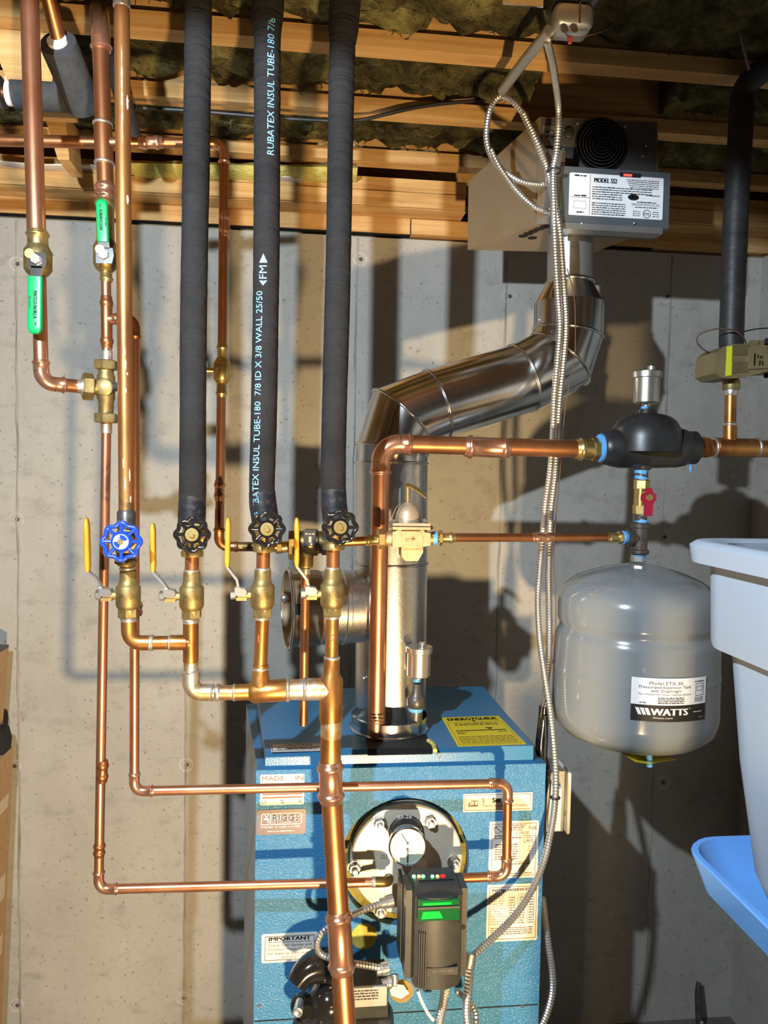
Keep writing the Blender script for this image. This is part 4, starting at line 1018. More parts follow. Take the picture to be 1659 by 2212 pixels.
# ================================================================== FLUE
fl = thing('flue_pipe', 'shiny galvanised flue pipe with jointed elbows rising from the boiler top', 'flue', P(838, 1560, 1.55))
FR = .0755
def mitre_ring(c, dirc, nrm, r, n=40, ref=None):
    u, v, d = ref; out = []
    for i in range(n):
        a = 2*math.pi*i/n; q = (u*math.cos(a)+v*math.sin(a))*r
        t = -q.dot(nrm)/dirc.dot(nrm); out.append(c+q+dirc*t)
    return out
def gore_pipe(th, pts, rads, mats, name='gore'):
    n = 40; N = len(pts); dirs = [(pts[i+1]-pts[i]).normalized() for i in range(N-1)]
    nr = [dirs[0]]+[(dirs[i-1]+dirs[i]).normalized() for i in range(1, N-1)]+[dirs[-1]]
    u, v, d = basis(dirs[0])
    for i in range(N-1):
        if i:
            q = dirs[i-1].rotation_difference(dirs[i]); u = q@u; v = q@v
        ref = (u, v, dirs[i])
        r0 = mitre_ring(pts[i], dirs[i], nr[i], rads[i], n, ref); r1 = mitre_ring(pts[i+1], dirs[i], nr[i+1], rads[i+1], n, ref)
        rings = [r0]+[[a.lerp(b, t) for a, b in zip(r0, r1)] for t in (.25, .5, .75)]+[r1]
        o = part(name, MB().loft(rings, cap=False), mats[i], th, 50)
        if i: 
            e = mitre_ring(pts[i], dirs[i], nr[i], rads[i]*1.006, n, ref)
            part('joint_bead', MB().tube(e, .0032, 8, closed=True), 'galv', o, 60)
gp = [P(840, 1600, 1.55), P(843, 1545, 1.55), P(846, 1215, 1.55), P(846, 1000, 1.55), P(847, 972, 1.55), P(869, 903, 1.555), P(942, 874, 1.565), P(1127, 818, 1.59), P(1209, 776, 1.60), P(1227, 720, 1.60), P(1229, 657, 1.60)]
gore_pipe(fl, gp, [FR*1.04, FR*1.0]+[FR]*9, ['galv', 'galvr', 'galvr', 'galv', 'galv', 'galv', 'galv', 'galv', 'galv', 'galv'], 'pipe_section')
a, b, c = P(1229, 658, 1.60), P(1231, 611, 1.60), P(1233, 500, 1.60)
part('reducer', MB().lathe(a, b-a, [(0, FR), ((b-a).length*.9, .0515), ((b-a).length*1.1, .051)], 40, False), 'galv', fl, 40)
part('vent_stub', MB().lathe(b, c-b, [(0, .0495), ((c-b).length, .0495)], 36), 'sheet', fl, 40)
part('crimp_ring', MB().torus(b, V(0, 0, 1), .051, .003, 36), 'galv', fl)
part('boiler_collar', MB().lathe(PZ(840, 1572, LZ+.002), V(0, 0, 1), [(0, FR*1.07), (.004, FR*1.07), (.006, FR*1.03), (.03, FR*1.03)], 40, False), 'galv', fl, 40)
part('seam_strip', MB().box(P(858, 1130, 1.55-FR), (.012, .003, .14)), 'galvr', fl)
for px, py in ((900, 1045), (1165, 690), (1258, 688), (958, 890), (786, 1465)):
    d_ = (ray(px, py)).normalized(); 
    c = P(px, py, 1.55-.05 if px < 1100 else 1.60-.068); part('rivet', MB().ball(c, .003, n=10), 'zinc', fl)
# barometric damper on the left of the flue
bd = thing('draft_damper', 'round galvanised barometric damper drum on the flue tee', 'damper', P(690, 1390, 1.54))
ax = V(-1, -.16, 0).normalized(); c0 = P(846, 1308, 1.55); L = (P(770, 1308, 1.55)-c0).length
part('tee_neck', MB().lathe(c0+ax*.05, ax, [(0, .0755), (.05, .0755), (.052, .078), (.06, .078), (.062, .0755), (.115, .0755)], 40, False), 'galvr', bd, 40)
c1 = c0+ax*.155
part('drum', MB().lathe(c1, ax, [(0, .0755), (.002, .0775), (.06, .0785), (.064, .0845), (.068, .085), (.068, .078), (.0, .074)], 44, False), 'brownlit', bd, 40)
part('rolled_rim', MB().torus(c1+ax*.067, ax, .0835, .0022, 44), 'galv', bd)
part('damper_door', MB().lathe(c1+ax*.03, ax+V(.0, -.15, .1), [(0, .074), (.003, .074)], 40), 'brownlit', bd, 30)
part('door_opening', MB().box(c1+ax*.045+V(0, -.0785, .012), (.018, .006, .02)), 'dark', bd, 0)
part('adjust_weight', MB().ball(c1+ax*.072+V(0, -.05, .03), .009, n=14), 'zinc', bd)

# ================================================================== SUPPLY RUN, FILL LINE, TANK
SY = 1.42
sp = thing('supply_pipe', 'thick copper supply pipe rising from the boiler and turning right', 'pipe', P(813, 1615, SY+.02))
ce = P(823, 958, SY)
z = elbow(sp, P(813, 1600, SY+.015), ce, P(1290, 971, SY), R114, .036)
pipe(sp, P(812, 1618, SY+.02), z[0], R114, 'cu'); pipe(sp, z[1], P(1262, 970, SY), R114, 'cud')
press_sleeve(sp, P(1003, 965, SY), P(1100, 968, SY), R114*1.02, 'cup')
part('boiler_adapter', MB().lathe(P(812, 1628, SY+.02), V(0, 0, 1), [(0, .024), (.008, .024), (.011, .0205), (.02, .0205)], 24), 'brassk', sp, 30)
press_sleeve(sp, P(1290, 971, SY), P(1243, 970, SY), R114*1.02, 'brass', 'adapter', (1,)); part('adapter_hex', MB().hexa(P(1278, 971, SY), P(1292, 971, SY), .0235), 'brass', sp, 20)
pipe_print(sp, 815, 1552, SY+.01, R114*1.01, lambda p: [p.scribble(-.016, .016, z_, .004, 'inkbrown', int(z_*1000)) for z_ in (-.006, 0, .007)])
# vent riser from boiler
def air_vent(label, px, ytop, ybot, Y, rpx):
    k = mp(px, ybot, Y); b = P(px, ybot, Y); h = (P(px, ytop, Y)-b).length
    t = thing('air_vent', label, 'air vent', b)
    part('can', MB().lathe(b, V(0, 0, 1), [(0, rpx*.3*k), (h*.06, rpx*.32*k), (h*.07, rpx*.9*k), (h*.10, rpx*k), (h*.70, rpx*1.0*k), (h*.71, rpx*1.1*k), (h*.72, rpx*1.15*k), (h*.86, rpx*1.16*k), (h*.875, rpx*1.1*k), (h*.88, rpx*.5*k)], 30), 'nickel', t, 35)
    cc = b+V(6*k, -.004, h*.875)
    part('valve_cap', MB().lathe(cc, V(0, 0, 1), [(0, rpx*.22*k), (h*.03, rpx*.2*k), (h*.04, rpx*.27*k), (h*.13, rpx*.27*k), (h*.135, rpx*.2*k)], 12), 'zinc', t, 30)
    return t
av = thing('vent_riser', 'black iron nipple with bell reducer and blue sealant on the boiler top', 'pipe fitting', P(894, 1630, SY+.03))
vy = SY+.03
part('nipple', MB().cyl(P(894, 1632, vy), P(899, 1530, vy), .0135, 20), 'iron', av)
part('sealant', MB().lathe(P(898, 1536, vy), V(0, 0, 1), [(0, .0138), (.002, .0148), (.01, .0146), (.012, .0138)], 20), 'tape', av)
part('bell_reducer', MB().lathe(P(899, 1528, vy), V(0, 0, 1), [(0, .0155), (.004, .0185), (.018, .0190), (.022, .0165), (.03, .0105), (.045, .0095), (.048, .0085)], 24), 'iron', av, 40)
part('sealant', MB().cyl(P(901, 1472, vy), P(901, 1462, vy), .0072, 16), 'tape', av)
air_vent('satin nickel automatic air vent standing on the boiler top', 904, 1386, 1466, vy, 25)
# air separator
ss = thing('air_separator', 'black cast-iron air separator with domed top above the grey tank', 'air separator', P(1390, 1008, SY))
k = mp(1395, 950, SY); c = P(1395, 957, SY); e0 = P(1298, 968, SY); e1 = P(1503, 967, SY); Lx = (e1-e0).length; dx = (e1-e0)
part('body', MB().lathe(e0, dx, [(0, 30*k), (.003, 35*k), (14*k, 37*k), (22*k, 40*k), (40*k, 43*k), (Lx*.5, 44*k), (Lx-44*k, 43*k), (Lx-28*k, 40*k), (Lx-20*k, 36*k), (Lx-3*k, 36*k), (Lx, 31*k)], 32), 'blkpaint', ss, 50)
part('dome', MB().lathe(c, V(0, 0, 1), [(-20*k, 74*k), (10*k, 74*k), (30*k, 71*k), (46*k, 62*k), (56*k, 49*k), (61*k, 34*k), (63*k, 22*k), (72*k, 20*k), (73*k, 14*k)], 36), 'blkpaint', ss, 50)
part('bottom_port', MB().lathe(P(1387, 1015, SY), V(0, 0, 1), [(0, 17*k), (6*k, 20*k), (14*k, 22*k), (24*k, 34*k)], 24), 'blkpaint', ss, 50)
pr = Print(lambda u, v: c+V(u, -(.072-.0)*1.0*math.sqrt(max(.05, 1-(v/.055)**2))*math.sqrt(max(.3, 1-(u/.09)**2))*.89, v))
for i, x in enumerate((-.022, -.015, -.008)): pr.quad([(x, .012), (x+.004, .012), (x+.0055, .003), (x+.0015, .003)], 'iron')
pr.txt('WATTS', 0, .003, .0085, 'iron', width=.034); pr.done(ss, 'cast_lettering')
part('sealant', MB().lathe(e0+dx.normalized()*-.006, dx, [(0, .0235), (.002, .0275), (.007, .0285), (.009, .025)], 24), 'tape', ss)
part('sealant_drip', MB().ball(e1+V(-.016, -.012, -.042), .003, .009, 10), 'tape', ss)
part('sealant', MB().lathe(e1+dx.normalized()*-.002, dx, [(0, .025), (.006, .022)], 24), 'tape', ss)
part('top_sealant', MB().cyl(P(1393, 888, SY), P(1393, 878, SY), 8*k, 16), 'tape', ss)
air_vent('satin nickel air vent on top of the black separator', 1396, 792, 878, SY, 27)
# right-hand return run with zone valve
rt = thing('zone_supply_pipe', 'golden soldered copper tee and pipe right of the black separator', 'pipe', P(1580, 990, SY))
pipe(rt, e1+dx.normalized()*.012, P(1760, 972, SY), R114, 'cuo')
part('adapter', MB().hexa(P(1506, 966, SY), P(1530, 966, SY), .0225, R(10)), 'cuo', rt, 20)
tee = part('tee', MB().cyl(P(1545, 966, SY), P(1632, 968, SY), R114*1.1, 24, .001), 'cuo', rt); part('branch', MB().cyl(P(1577, 962, SY), P(1577, 916, SY), R34*1.18, 20), 'cuo', tee)
for x in (1542, 1634): solder(rt, P(x, 967, SY), V(1, 0, 0), R114*1.06, w=.006)
pipe(rt, P(1577, 925, SY), P(1579, 832, SY), R34, 'cuo'); solder(rt, P(1577, 917, SY), V(0, 0, 1), R34*1.1, w=.007); solder(rt, P(1579, 846, SY), V(0, 0, 1), R34*1.05, w=.016)
zv = thing('zone_valve', 'gold zone valve head with yellow stripe and marker writing, under the far right pipe', 'valve', P(1579, 840, SY))
part('stem', MB().lathe(P(1579, 842, SY), V(0, 0, 1), [(0, .0155), (.002, .0165), (.018, .0165), (.02, .0135), (.03, .0135)], 22), 'brassd', zv, 30)
k = mp(1600, 770, SY)
prof = [(1544, 790), (1549, 760), (1566, 748), (1612, 742), (1659, 746), (1700, 750), (1700, 800), (1655, 802), (1620, 812), (1590, 817), (1558, 816), (1545, 806)]
part('head', MB().prism([P(x, y, SY-.045) for x, y in prof], V(0, .075, 0)), 'olive', zv, 20)
for i in range(12):
    x = 1583+i*3.0
    for y0, y1 in ((744, 767), (781, 806-i*.3)):
        part('rib', MB().box((P(x, y0, SY-.046)+P(x, y1, SY-.046))/2, (.0011, .003, (y1-y0)*k)), 'olive', zv, 0)
part('front_plate', MB().prism([P(x, y, SY-.05) for x, y in ((1618, 750), (1658, 750), (1662, 795), (1619, 797))], V(0, .006, 0)), 'olive', zv, 20)
pf = part('yellow_stripe', MB().prism([P(x, y, SY-.0465) for x, y in ((1571, 748), (1582, 747), (1580, 811), (1568, 812))], V(0, .002, 0)), 'hilite', zv, 0)
a = P(1630, 785, SY-.052); pr = Print(lambda u, v: V(a.x+u, SY-.0505, a.z+v))
pr.txt('|', 0, .002, .018, bold=.0004); pr.txt('1st', .007, .010, .008, bold=.0003); pr.txt('Fl', .011, -.004, .010, bold=.0004); pr.done(zv, 'marker_writing')
part('lever_tab', MB().box(P(1628, 740, SY-.02), (.014, .012, .008)), 'olive', zv, 0)
part('lever_tab', MB().box(P(1643, 742, SY-.02), (.005, .012, .012)), 'olive', zv, 0)
part('wire', MB().tube(catmull(px_path([(1546, 768, SY-.01), (1520, 755, SY-.02), (1505, 738, SY-.025), (1512, 722, SY-.03), (1550, 710, SY-.04), (1585, 714, SY-.04), (1605, 728, SY-.035), (1612, 742, SY-.02)]), .006), .0014, 6), 'wire', zv)
part('wire', MB().tube(catmull(px_path([(1590, 722, SY+.02), (1625, 712, SY+.02), (1665, 709, SY+.02), (1720, 712, SY+.02)]), .01), .0014, 6), 'ink', zv)
foam_pipe('insulated_riser', 'black taped foam pipe at the far right above the gold valve head', [P(1581, 752, SY), P(1580, 730, SY), P(1588, 500, SY), P(1601, 260, SY), P(1606, 205, SY), P(1630, 165, SY-.02), P(1700, 120, SY-.06)], .0235, G, 9, material='foamsmooth')
foam_pipe('insulated_branch', 'dark foam elbow leaving the frame beside the gold valve head', [P(1664, 815, SY), P(1664, 760, SY), P(1666, 730, SY)], .012, None, 11)
# expansion tank
tk = thing('expansion_tank', 'grey enamel expansion tank with white and black label', 'tank', P(1372, 1640, SY))
tc = P(1372, 1400, SY); k = mp(1372, 1400, SY)
def tz(y): return P(1372, y, SY).z-tc.z
prof = [(1602, 20), (1598, 70), (1589, 118), (1575, 150), (1555, 168), (1532, 173), (1526, 173), (1452, 172.2), (1447, 172), (1442, 173.2), (1438, 171.7), (1433, 171.4), (1377, 169), (1371, 168.3), (1362, 165), (1355, 161), (1348, 161), (1340, 165), (1334, 165.6), (1306, 166), (1298, 165.6), (1282, 163), (1266, 152), (1250, 130), (1236, 98), (1224, 55), (1217, 20)]
tb_ = part('tank_shell', MB().lathe(V(tc.x, tc.y, tc.z), V(0, 0, 1), [(tz(y), r*k) for y, r in prof], 72), 'tank', tk, 50)
part('top_nut', MB().hexa(P(1380, 1213, SY), P(1380, 1200, SY), 16*k), 'zinc', tk, 20)
tg = part('yellow_tag', MB().add([P(1342, 1626, SY-.10), P(1372, 1646, SY-.11), P(1400, 1650, SY-.115), P(1462, 1642, SY-.10), P(1446, 1632, SY-.05), P(1400, 1630, SY-.05)], [(0, 1, 5), (1, 2, 5), (2, 3, 4, 5)]), 'yellow', tk, 0)
part('air_valve_cap', MB().cyl(P(1403, 1656, SY-.10), P(1402, 1626, SY-.10), .006, 14, .001), 'tape', tk)
e0v = V(-(tc.x), -tc.y, 0).normalized(); e1v = V(-e0v.y, e0v.x, 0)
if e1v.x < 0: e1v = -e1v
Rt = 173*k
def tpt(u, v, lift=.0): 
    ph = u/Rt; return V(tc.x, tc.y, 0)+(e0v*math.cos(ph)+e1v*math.sin(ph))*(Rt+lift)+V(0, 0, v)
u0, u1 = R(-1.5)*Rt, R(50)*Rt; vz0, vz1 = P(1433, 1551, SY-.14).z, P(1433, 1459, SY-.14).z
def tlabel(name, v0, v1, m_, par):
    mb = MB(); n = 16
    g = [[tpt(lerp(u0, u1, i/n), v, .0009) for i in range(n+1)] for v in (v0, v1)]
    mb.add(g[0]+g[1], [(i, i+1, n+2+i, n+1+i) for i in range(n)]); return part(name, mb, m_, par, 60)
Hh = vz1-vz0; Wt = u1-u0
lw = tlabel('label', vz0+Hh*.38, vz1, 'paperw', tb_); lb = tlabel('label_band', vz0, vz0+Hh*.38, 'ink', tb_)
pr = Print(lambda u, v: tpt(u0+u, vz0+v, .0014))
for t_, y, h_, w_ in (('Model ETX-30', .85, .075, .42), ('Pressurized Expansion Tank', .765, .065, .66), ('with Diaphragm', .68, .065, .38), ('For Closed Hot Water Heating Systems', .61, .04, .66)):
    pr.txt(t_, Wt*.42, Hh*y, Hh*h_, 'ink', 'C', Wt*w_)
for kx, y in enumerate((.54, .50, .46, .42)): pr.scribble(Wt*.32, Wt*.66, Hh*y, Hh*.025, 'ink', kx)
pr.scribble(Wt*.1, Wt*.18, Hh*.42, Hh*.03, 'ink'); pr.scribble(Wt*.80, Wt*.96, Hh*.90, Hh*.025, 'ink')
pr.frame(Wt*.82, Hh*.58, Wt*.95, Hh*.86, .0008, 'ink'); pr.frame(Wt*.84, Hh*.69, Wt*.93, Hh*.80, .0007, 'ink')
for y in (.53, .49, .45): pr.scribble(Wt*.81, Wt*.95, Hh*y, Hh*.02, 'ink')
for i in range(3):
    x = .05+.055*i; pr.quad([(Wt*x, Hh*.31), (Wt*(x+.045), Hh*.31), (Wt*(x+.045+.035), Hh*.15), (Wt*(x+.04), Hh*.15)], 'white')
pr.txt('WATTS', Wt*.24, Hh*.15, Hh*.155, 'white', width=Wt*.47, bold=.0011); pr.disc(Wt*.74, Hh*.30, .0014, .0014, 'white', 12, .7)
pr.txt('Watts.com', Wt*.26, Hh*.07, Hh*.04, 'white', width=Wt*.25); pr.scribble(Wt*.80, Wt*.93, Hh*.20, Hh*.025, 'white'); pr.scribble(Wt*.88, Wt*.96, Hh*.07, Hh*.015, 'paper')
pr.done(lw)
# tank connection: tee, nipples, red-handled valve
tn = thing('tank_tee', 'black iron tee with blue sealed nipples above the grey tank', 'pipe fitting', P(1381, 1200, SY)); k = mp(1381, 1160, SY)
part('tee', MB().lathe(P(1381, 1197, SY), V(0, 0, 1), [(0, 18*k), (2*k, 20*k), (9*k, 20*k), (11*k, 16*k), (56*k, 16*k), (58*k, 20*k), (66*k, 20*k), (68*k, 18*k)], 26), 'iron', tn, 35)
part('branch', MB().lathe(P(1376, 1162, SY), V(-1, 0, 0), [(0, 15*k), (12*k, 15*k), (14*k, 19*k), (22*k, 19*k), (23*k, 16*k)], 24), 'iron', tn, 35)
part('sealant', MB().cyl(P(1381, 1206, SY), P(1381, 1198, SY), 14*k, 18), 'tape', tn)
part('nipple', MB().cyl(P(1384, 1132, SY), P(1384, 1112, SY), 13*k, 18), 'iron', tn)
for y0, y1 in ((1130, 1122), (1113, 1106), (1037, 1030), (1024, 1014)): part('sealant', MB().cyl(P(1384, y0, SY), P(1386, y1, SY), 14*k, 18), 'tape', tn)
part('nipple', MB().cyl(P(1386, 1036, SY), P(1387, 1014, SY), 13*k, 18), 'iron', tn)
rv = thing('red_valve', 'small brass ball valve with dark red tee handle above the grey tank', 'valve', P(1385, 1112, SY))
part('body', MB().hexa(P(1384, 1111, SY), P(1384, 1090, SY), 17*k), 'brass', rv, 20); part('body_top', MB().hexa(P(1386, 1058, SY), P(1387, 1036, SY), 17*k), 'brass', rv, 20)
part('body_mid', MB().cyl(P(1384, 1094, SY), P(1386, 1054, SY), 15*k, 20), 'brass', rv)
hcv = P(1399, 1074, SY-.03); part('handle_stem', MB().cyl(hcv+V(-.002, .03, 0), hcv+V(0, -.004, 0), .005, 12), 'brass', rv)
part('handle', MB().prism([hcv+V(x*k, 0, z*k) for x, z in ((-6, 20), (6, 20), (8, 12), (16, 6), (16, -6), (10, -14), (9, -40), (-8, -40), (-8, -14), (-16, -6), (-15, 6), (-8, 12))], V(0, -.006, 0)), 'red', rv, 20)
part('handle_nut', MB().hexa(hcv+V(0, -.006, 0), hcv+V(0, -.010, 0), 8*k), 'brass', rv, 20)
# fill line
LY = 1.345
fpl = thing('fill_pipe', 'thin copper fill pipe running right from the pressure valve to the tank tee', 'pipe', P(1150, 1170, 1.38))
a, b = P(972, 1161, LY+.01), P(1345, 1161, SY); pipe(fpl, a, b, R12*1.02, 'cud')
f = lambda x: a.lerp(b, (x-972)/(1345-972))
press_sleeve(fpl, f(1142), f(1188), R12*1.02, 'cup'); press_sleeve(fpl, f(1338), f(1308), R12*1.02, 'brass', 'adapter', (1,)); part('adapter_hex', MB().hexa(f(1334), f(1342), .0135), 'brass', fpl, 20)
part('sealant', MB().lathe(f(1342), b-a, [(0, .011), (.003, .0135), (.012, .0125)], 20), 'tape', fpl)
press_sleeve(fpl, P(945, 1162, LY+.008), f(982), R12*1.02, 'brass', 'adapter', (1,)); part('adapter_hex', MB().hexa(P(947, 1162, LY+.008), P(955, 1162, LY+.008), .0145), 'brass', fpl, 20)
pv = thing('pressure_valve', 'bronze pressure reducing valve with bell cap and brass lever', 'valve', P(880, 1215, LY)); k = mp(880, 1160, LY)
def B(x, y, yy=0): return P(x, y, LY+yy)
part('body', MB().prism([B(x, y, -.026) for x, y in ((848, 1182), (848, 1150), (866, 1142), (912, 1142), (918, 1150), (930, 1152), (930, 1178), (912, 1182))], V(0, .05, 0)), 'bronze', pv, 25)
part('body_face', MB().prism([B(x, y, -.030) for x, y in ((868, 1148), (908, 1148), (914, 1158), (912, 1184), (868, 1184))], V(0, .012, 0)), 'bronze', pv, 25)
part('sump', MB().prism([B(x, y, -.022) for x, y in ((867, 1183), (914, 1183), (914, 1193), (903, 1212), (876, 1212), (868, 1203))], V(0, .042, 0)), 'bronze', pv, 25)
part('flange', MB().box(B(884, 1139), (80*k, .062, 6*k)), 'bronze', pv, 0); part('flange', MB().box(B(884, 1131), (80*k, .062, 6*k)), 'bell', pv, 0)
for x, yy in ((850, -.026), (918, -.026), (850, .026), (918, .026)): part('flange_bolt', MB().hexa(B(x, 1128, yy), B(x, 1121, yy), .0045), 'steel', pv, 20)
part('bell_cap', MB().lathe(B(881, 1128), V(0, 0, 1), [(0, 28*k), (8*k, 27.5*k), (22*k, 25*k), (32*k, 20*k), (38*k, 14*k), (40*k, 10*k), (42*k, 9*k), (43*k, 6*k)], 32), 'bell', pv, 45)
part('lever_post', MB().cyl(B(881, 1086), B(881, 1047), 6*k, 16, .001), 'brass', pv)
part('lever', MB().strip([B(876, 1048, -.004), B(886, 1049, -.004), B(902, 1058, -.006), B(919, 1072, -.008)], V(0, .7, .7), 11*k, 3*k), 'brass', pv, 20)
part('seal_wire', MB().tube(catmull([B(868, 1086, -.02), B(856, 1096, -.028), B(845, 1122, -.03)], .004), .0007, 5), 'zinc', pv)
part('drain_screw', MB().hexa(B(896, 1213), B(896, 1218), .004), 'zinc', pv, 20)
a_ = B(874, 1172, -.0304); pr = Print(lambda u, v: V(a_.x+u, LY-.0304, a_.z+v)); pr.txt('L', .002, .003, .007, 'brassk'); pr.quad([(.013, .003), (.020, .007), (.013, .011), (.0145, .007)], 'brassk'); pr.bar(.004, .0065, .015, .0075, 'brassk'); pr.done(pv, 'cast_marks')
part('union_nut', MB().hexa(B(816, 1164), B(832, 1164), 22*k), 'brass', pv, 20); part('union_tail', MB().cyl(B(830, 1164), B(850, 1164), 15*k, 20), 'bronze', pv)
part('outlet_tail', MB().cyl(B(928, 1163), B(940, 1163), 14*k, 20), 'bronze', pv); part('sealant', MB().cyl(B(934, 1163), B(943, 1163), 15*k, 20), 'tape', pv)
bk = thing('backflow_preventer', 'dark brass backflow preventer with union nuts behind the valve levers', 'valve', P(658, 1225, LY))
pipe(bk, B(700, 1173), B(800, 1168), R12*1.05, 'cuo', 'outlet_pipe'); press_sleeve(bk, B(788, 1168), B(816, 1166), R12*1.05, 'brass', 'adapter', (0,))
part('inlet_hex', MB().hexa(B(594, 1182), B(610, 1182), 14*k), 'brass', bk, 20); part('inlet_tail', MB().cyl(B(608, 1182), B(626, 1180), 12*k, 18), 'brass', bk)
part('union_nut', MB().hexa(B(623, 1178), B(637, 1178), 31*k), 'brassd', bk, 20)
part('body', MB().lathe(B(636, 1172), V(1, 0, .02), [(0, 24*k), (20*k, 25*k), (24*k, 29*k), (48*k, 29*k), (52*k, 24*k), (64*k, 24*k)], 28), 'brassk', bk, 35)
part('name_plate', MB().box(B(669, 1162, -.024), (26*k, .004, 34*k)), 'ink', bk, 0)
pr = Print(lambda u, v: V(B(669, 1162).x+u, LY-.0265, B(669, 1162).z+v)); pr.scribble(-.008, .008, .008, .003, 'nickel'); pr.bar(-.002, -.006, .003, .005, 'nickel'); pr.disc(.003, -.009, .002, .002, 'nickel', 10); pr.done(bk)
part('union_nut', MB().hexa(B(694, 1172), B(708, 1172), 27*k), 'iron', bk, 20)
part('vent_port', MB().cyl(B(662, 1185), B(660, 1222), 16*k, 20), 'brassk', bk); part('vent_collar', MB().cyl(B(660, 1216), B(660, 1226), 15*k, 20), 'brassd', bk)
vpz = thing('vent_tube', 'open-ended copper drip tube hanging behind the header tees', 'pipe', P(655, 1565, LY))
pipe(vpz, B(660, 1228), B(655, 1566), R12, 'cud'); part('tube_ring', MB().lathe(B(660, 1240), V(0, 0, 1), [(0, .0088), (.01, .0088)], 18), 'tin', vpz)

# ================================================================== DRAFT INDUCER (upper right)
di = thing('draft_inducer', 'grey steel vent fan box with round grille and white model label', 'vent fan', P(1290, 500, 1.6))
HY = 1.55
A_, B_, C_, D_ = P(1165, 253, HY), P(1421, 262, HY), P(1421, 490, HY), P(1165, 484, HY)
D2 = P(1010, 540, 1.74); A2 = P(1012, 392, 1.74); C2 = P(1282, 546, 1.73); B2 = P(1300, 420, 1.73)
part('housing', MB().add([D_, C_, B_, A_, D2, C2, B2, A2], [(0, 1, 2, 3), (7, 6, 5, 4), (0, 3, 7, 4), (1, 5, 6, 2), (3, 2, 6, 7), (0, 4, 5, 1)]), 'brownlit', di, 0)  # brown base carries the warm lamp's tan on the housing
bn = (C_-D_).cross(D2-D_).normalized(); bn = bn if bn.z < 0 else -bn
def onb(px, py):
    r = ray(px, py); t = (D_-CAM).dot(bn)/r.dot(bn); return CAM+r*t+bn*.0008
part('fan_panel', MB().prism([A_+V(.003, -.0002, -.003), B_+V(-.003, -.0002, -.003), C_+V(-.003, -.0002, .003), D_+V(.003, -.0002, .003)], V(0, -.001, 0)), 'steelshade', di, 0)
for px, py in ((1177, 489), (1164, 494), (1152, 499), (1141, 504), (1130, 509), (1150, 513), (1362, 500), (1348, 506), (1335, 512), (1320, 518), (1307, 524)):
    part('vent_hole', MB().lathe(onb(px, py), bn, [(0, .0105), (.0006, .0105)], 16), 'dark', di, 0)
gcn = P(1298, 314, HY-.002); gr_ = 56*mp(1298, 314, HY)
part('grille_opening', MB().lathe(gcn+V(0, .002, 0), V(0, -1, 0), [(0, gr_), (.0012, gr_)], 40), 'dark', di, 0)
gg = part('grille_ring', MB().torus(gcn+V(0, -.004, 0), V(0, -1, 0), gr_, .002, 44, 6), 'blkgloss', di)
for i in range(1, 8): part('grille_ring', MB().torus(gcn+V(0, -.005, 0), V(0, -1, 0), gr_*i/8.0, .0013, 40, 6), 'iron', di)
for a in (40, 130): part('grille_strut', MB().tube([gcn+V(math.cos(R(a))*gr_, -.006, math.sin(R(a))*gr_), gcn+V(-math.cos(R(a))*gr_, -.006, -math.sin(R(a))*gr_)], .0011, 6), 'blkgloss', di)
for px, py in ((1247, 267), (1350, 274), (1395, 315), (1388, 338), (1217, 322), (1220, 282)): part('screw', MB().ball(P(px, py, HY), .003, n=8), 'zinc', di)
cp = part('dial_plate', MB().box(P(1190, 303, HY-.001), (40*mp(1190, 303, HY), .002, 60*mp(1190, 303, HY))), 'sheet', di, 0)
pr = Print(lambda u, v: P(1190, 303, HY)+V(u, -.003, v)); pr.disc(0, .012, .008, .008, 'ink', 18, .8); pr.bar(-.012, .014, -.008, .018); pr.bar(-.012, .004, -.008, .008); pr.scribble(-.012, .012, -.016, .004, 'ink'); pr.done(cp)
part('relay_knob', MB().lathe(P(1228, 290, HY), V(0, -1, 0), [(0, .011), (.008, .011), (.01, .008)], 18), 'blkplas', di)
# control box in front
KY = 1.475
x0, x1 = P(1213, 420, KY).x, P(1447, 420, KY).x; z0, z1 = P(1320, 487, KY).z, P(1320, 365, KY).z
cb = part('control_box', MB().box(V((x0+x1)/2, (KY+HY)/2, (z0+z1)/2), (x1-x0, HY-KY-.001, z1-z0)), 'boxsteel', di, 0)
part('bottom_lip', MB().box(V((x0+x1)/2-.004, KY+.012, z0-.006), (x1-x0-.02, .03, .012)), 'sheet', di, 0)
for px in (1257, 1370): part('lip_screw', MB().ball(P(px, 482, KY-.003), .0025, n=8), 'zinc', di)
sp_ = part('side_plate', MB().box((P(1168, 335, KY+.04)+P(1211, 475, KY+.04))/2, (44*mp(1190, 400, KY), .05, 142*mp(1190, 400, KY))), 'zinc', di, 0)
o, pr, W_, H_ = frontlabel(cb, 1229, 379, 1432, 470, KY-.0005, 'paperw', 'model_label')
pr.txt('MODEL SS2', W_*.26, H_*.80, H_*.11, 'ink', width=W_*.24, bold=.0006); pr.bar(W_*.215, H_*.02, W_*.219, H_*.98); pr.bar(W_*.01, H_*.42, W_*.215, H_*.43)
pr.scribble(W_*.05, W_*.18, H_*.92, H_*.04, 'ink'); pr.scribble(W_*.05, W_*.18, H_*.45, H_*.04, 'ink'); pr.scribble(W_*.08, W_*.16, H_*.06, H_*.04, 'ink'); pr.frame(W_*.05, H_*.16, W_*.18, H_*.34, .0006, 'inkbrown')
for i in range(5): pr.scribble(W_*(.60+.01*i), W_*.95, H_*(.90-.045*i), H_*.022, 'ink', i)
for i in range(6): pr.scribble(W_*.24, W_*(.88 if i < 3 else .56), H_*(.68-.055*i), H_*.028, 'ink', i)
for i in range(6): pr.scribble(W_*.24, W_*.60, H_*(.30-.052*i), H_*.028, 'ink', i)
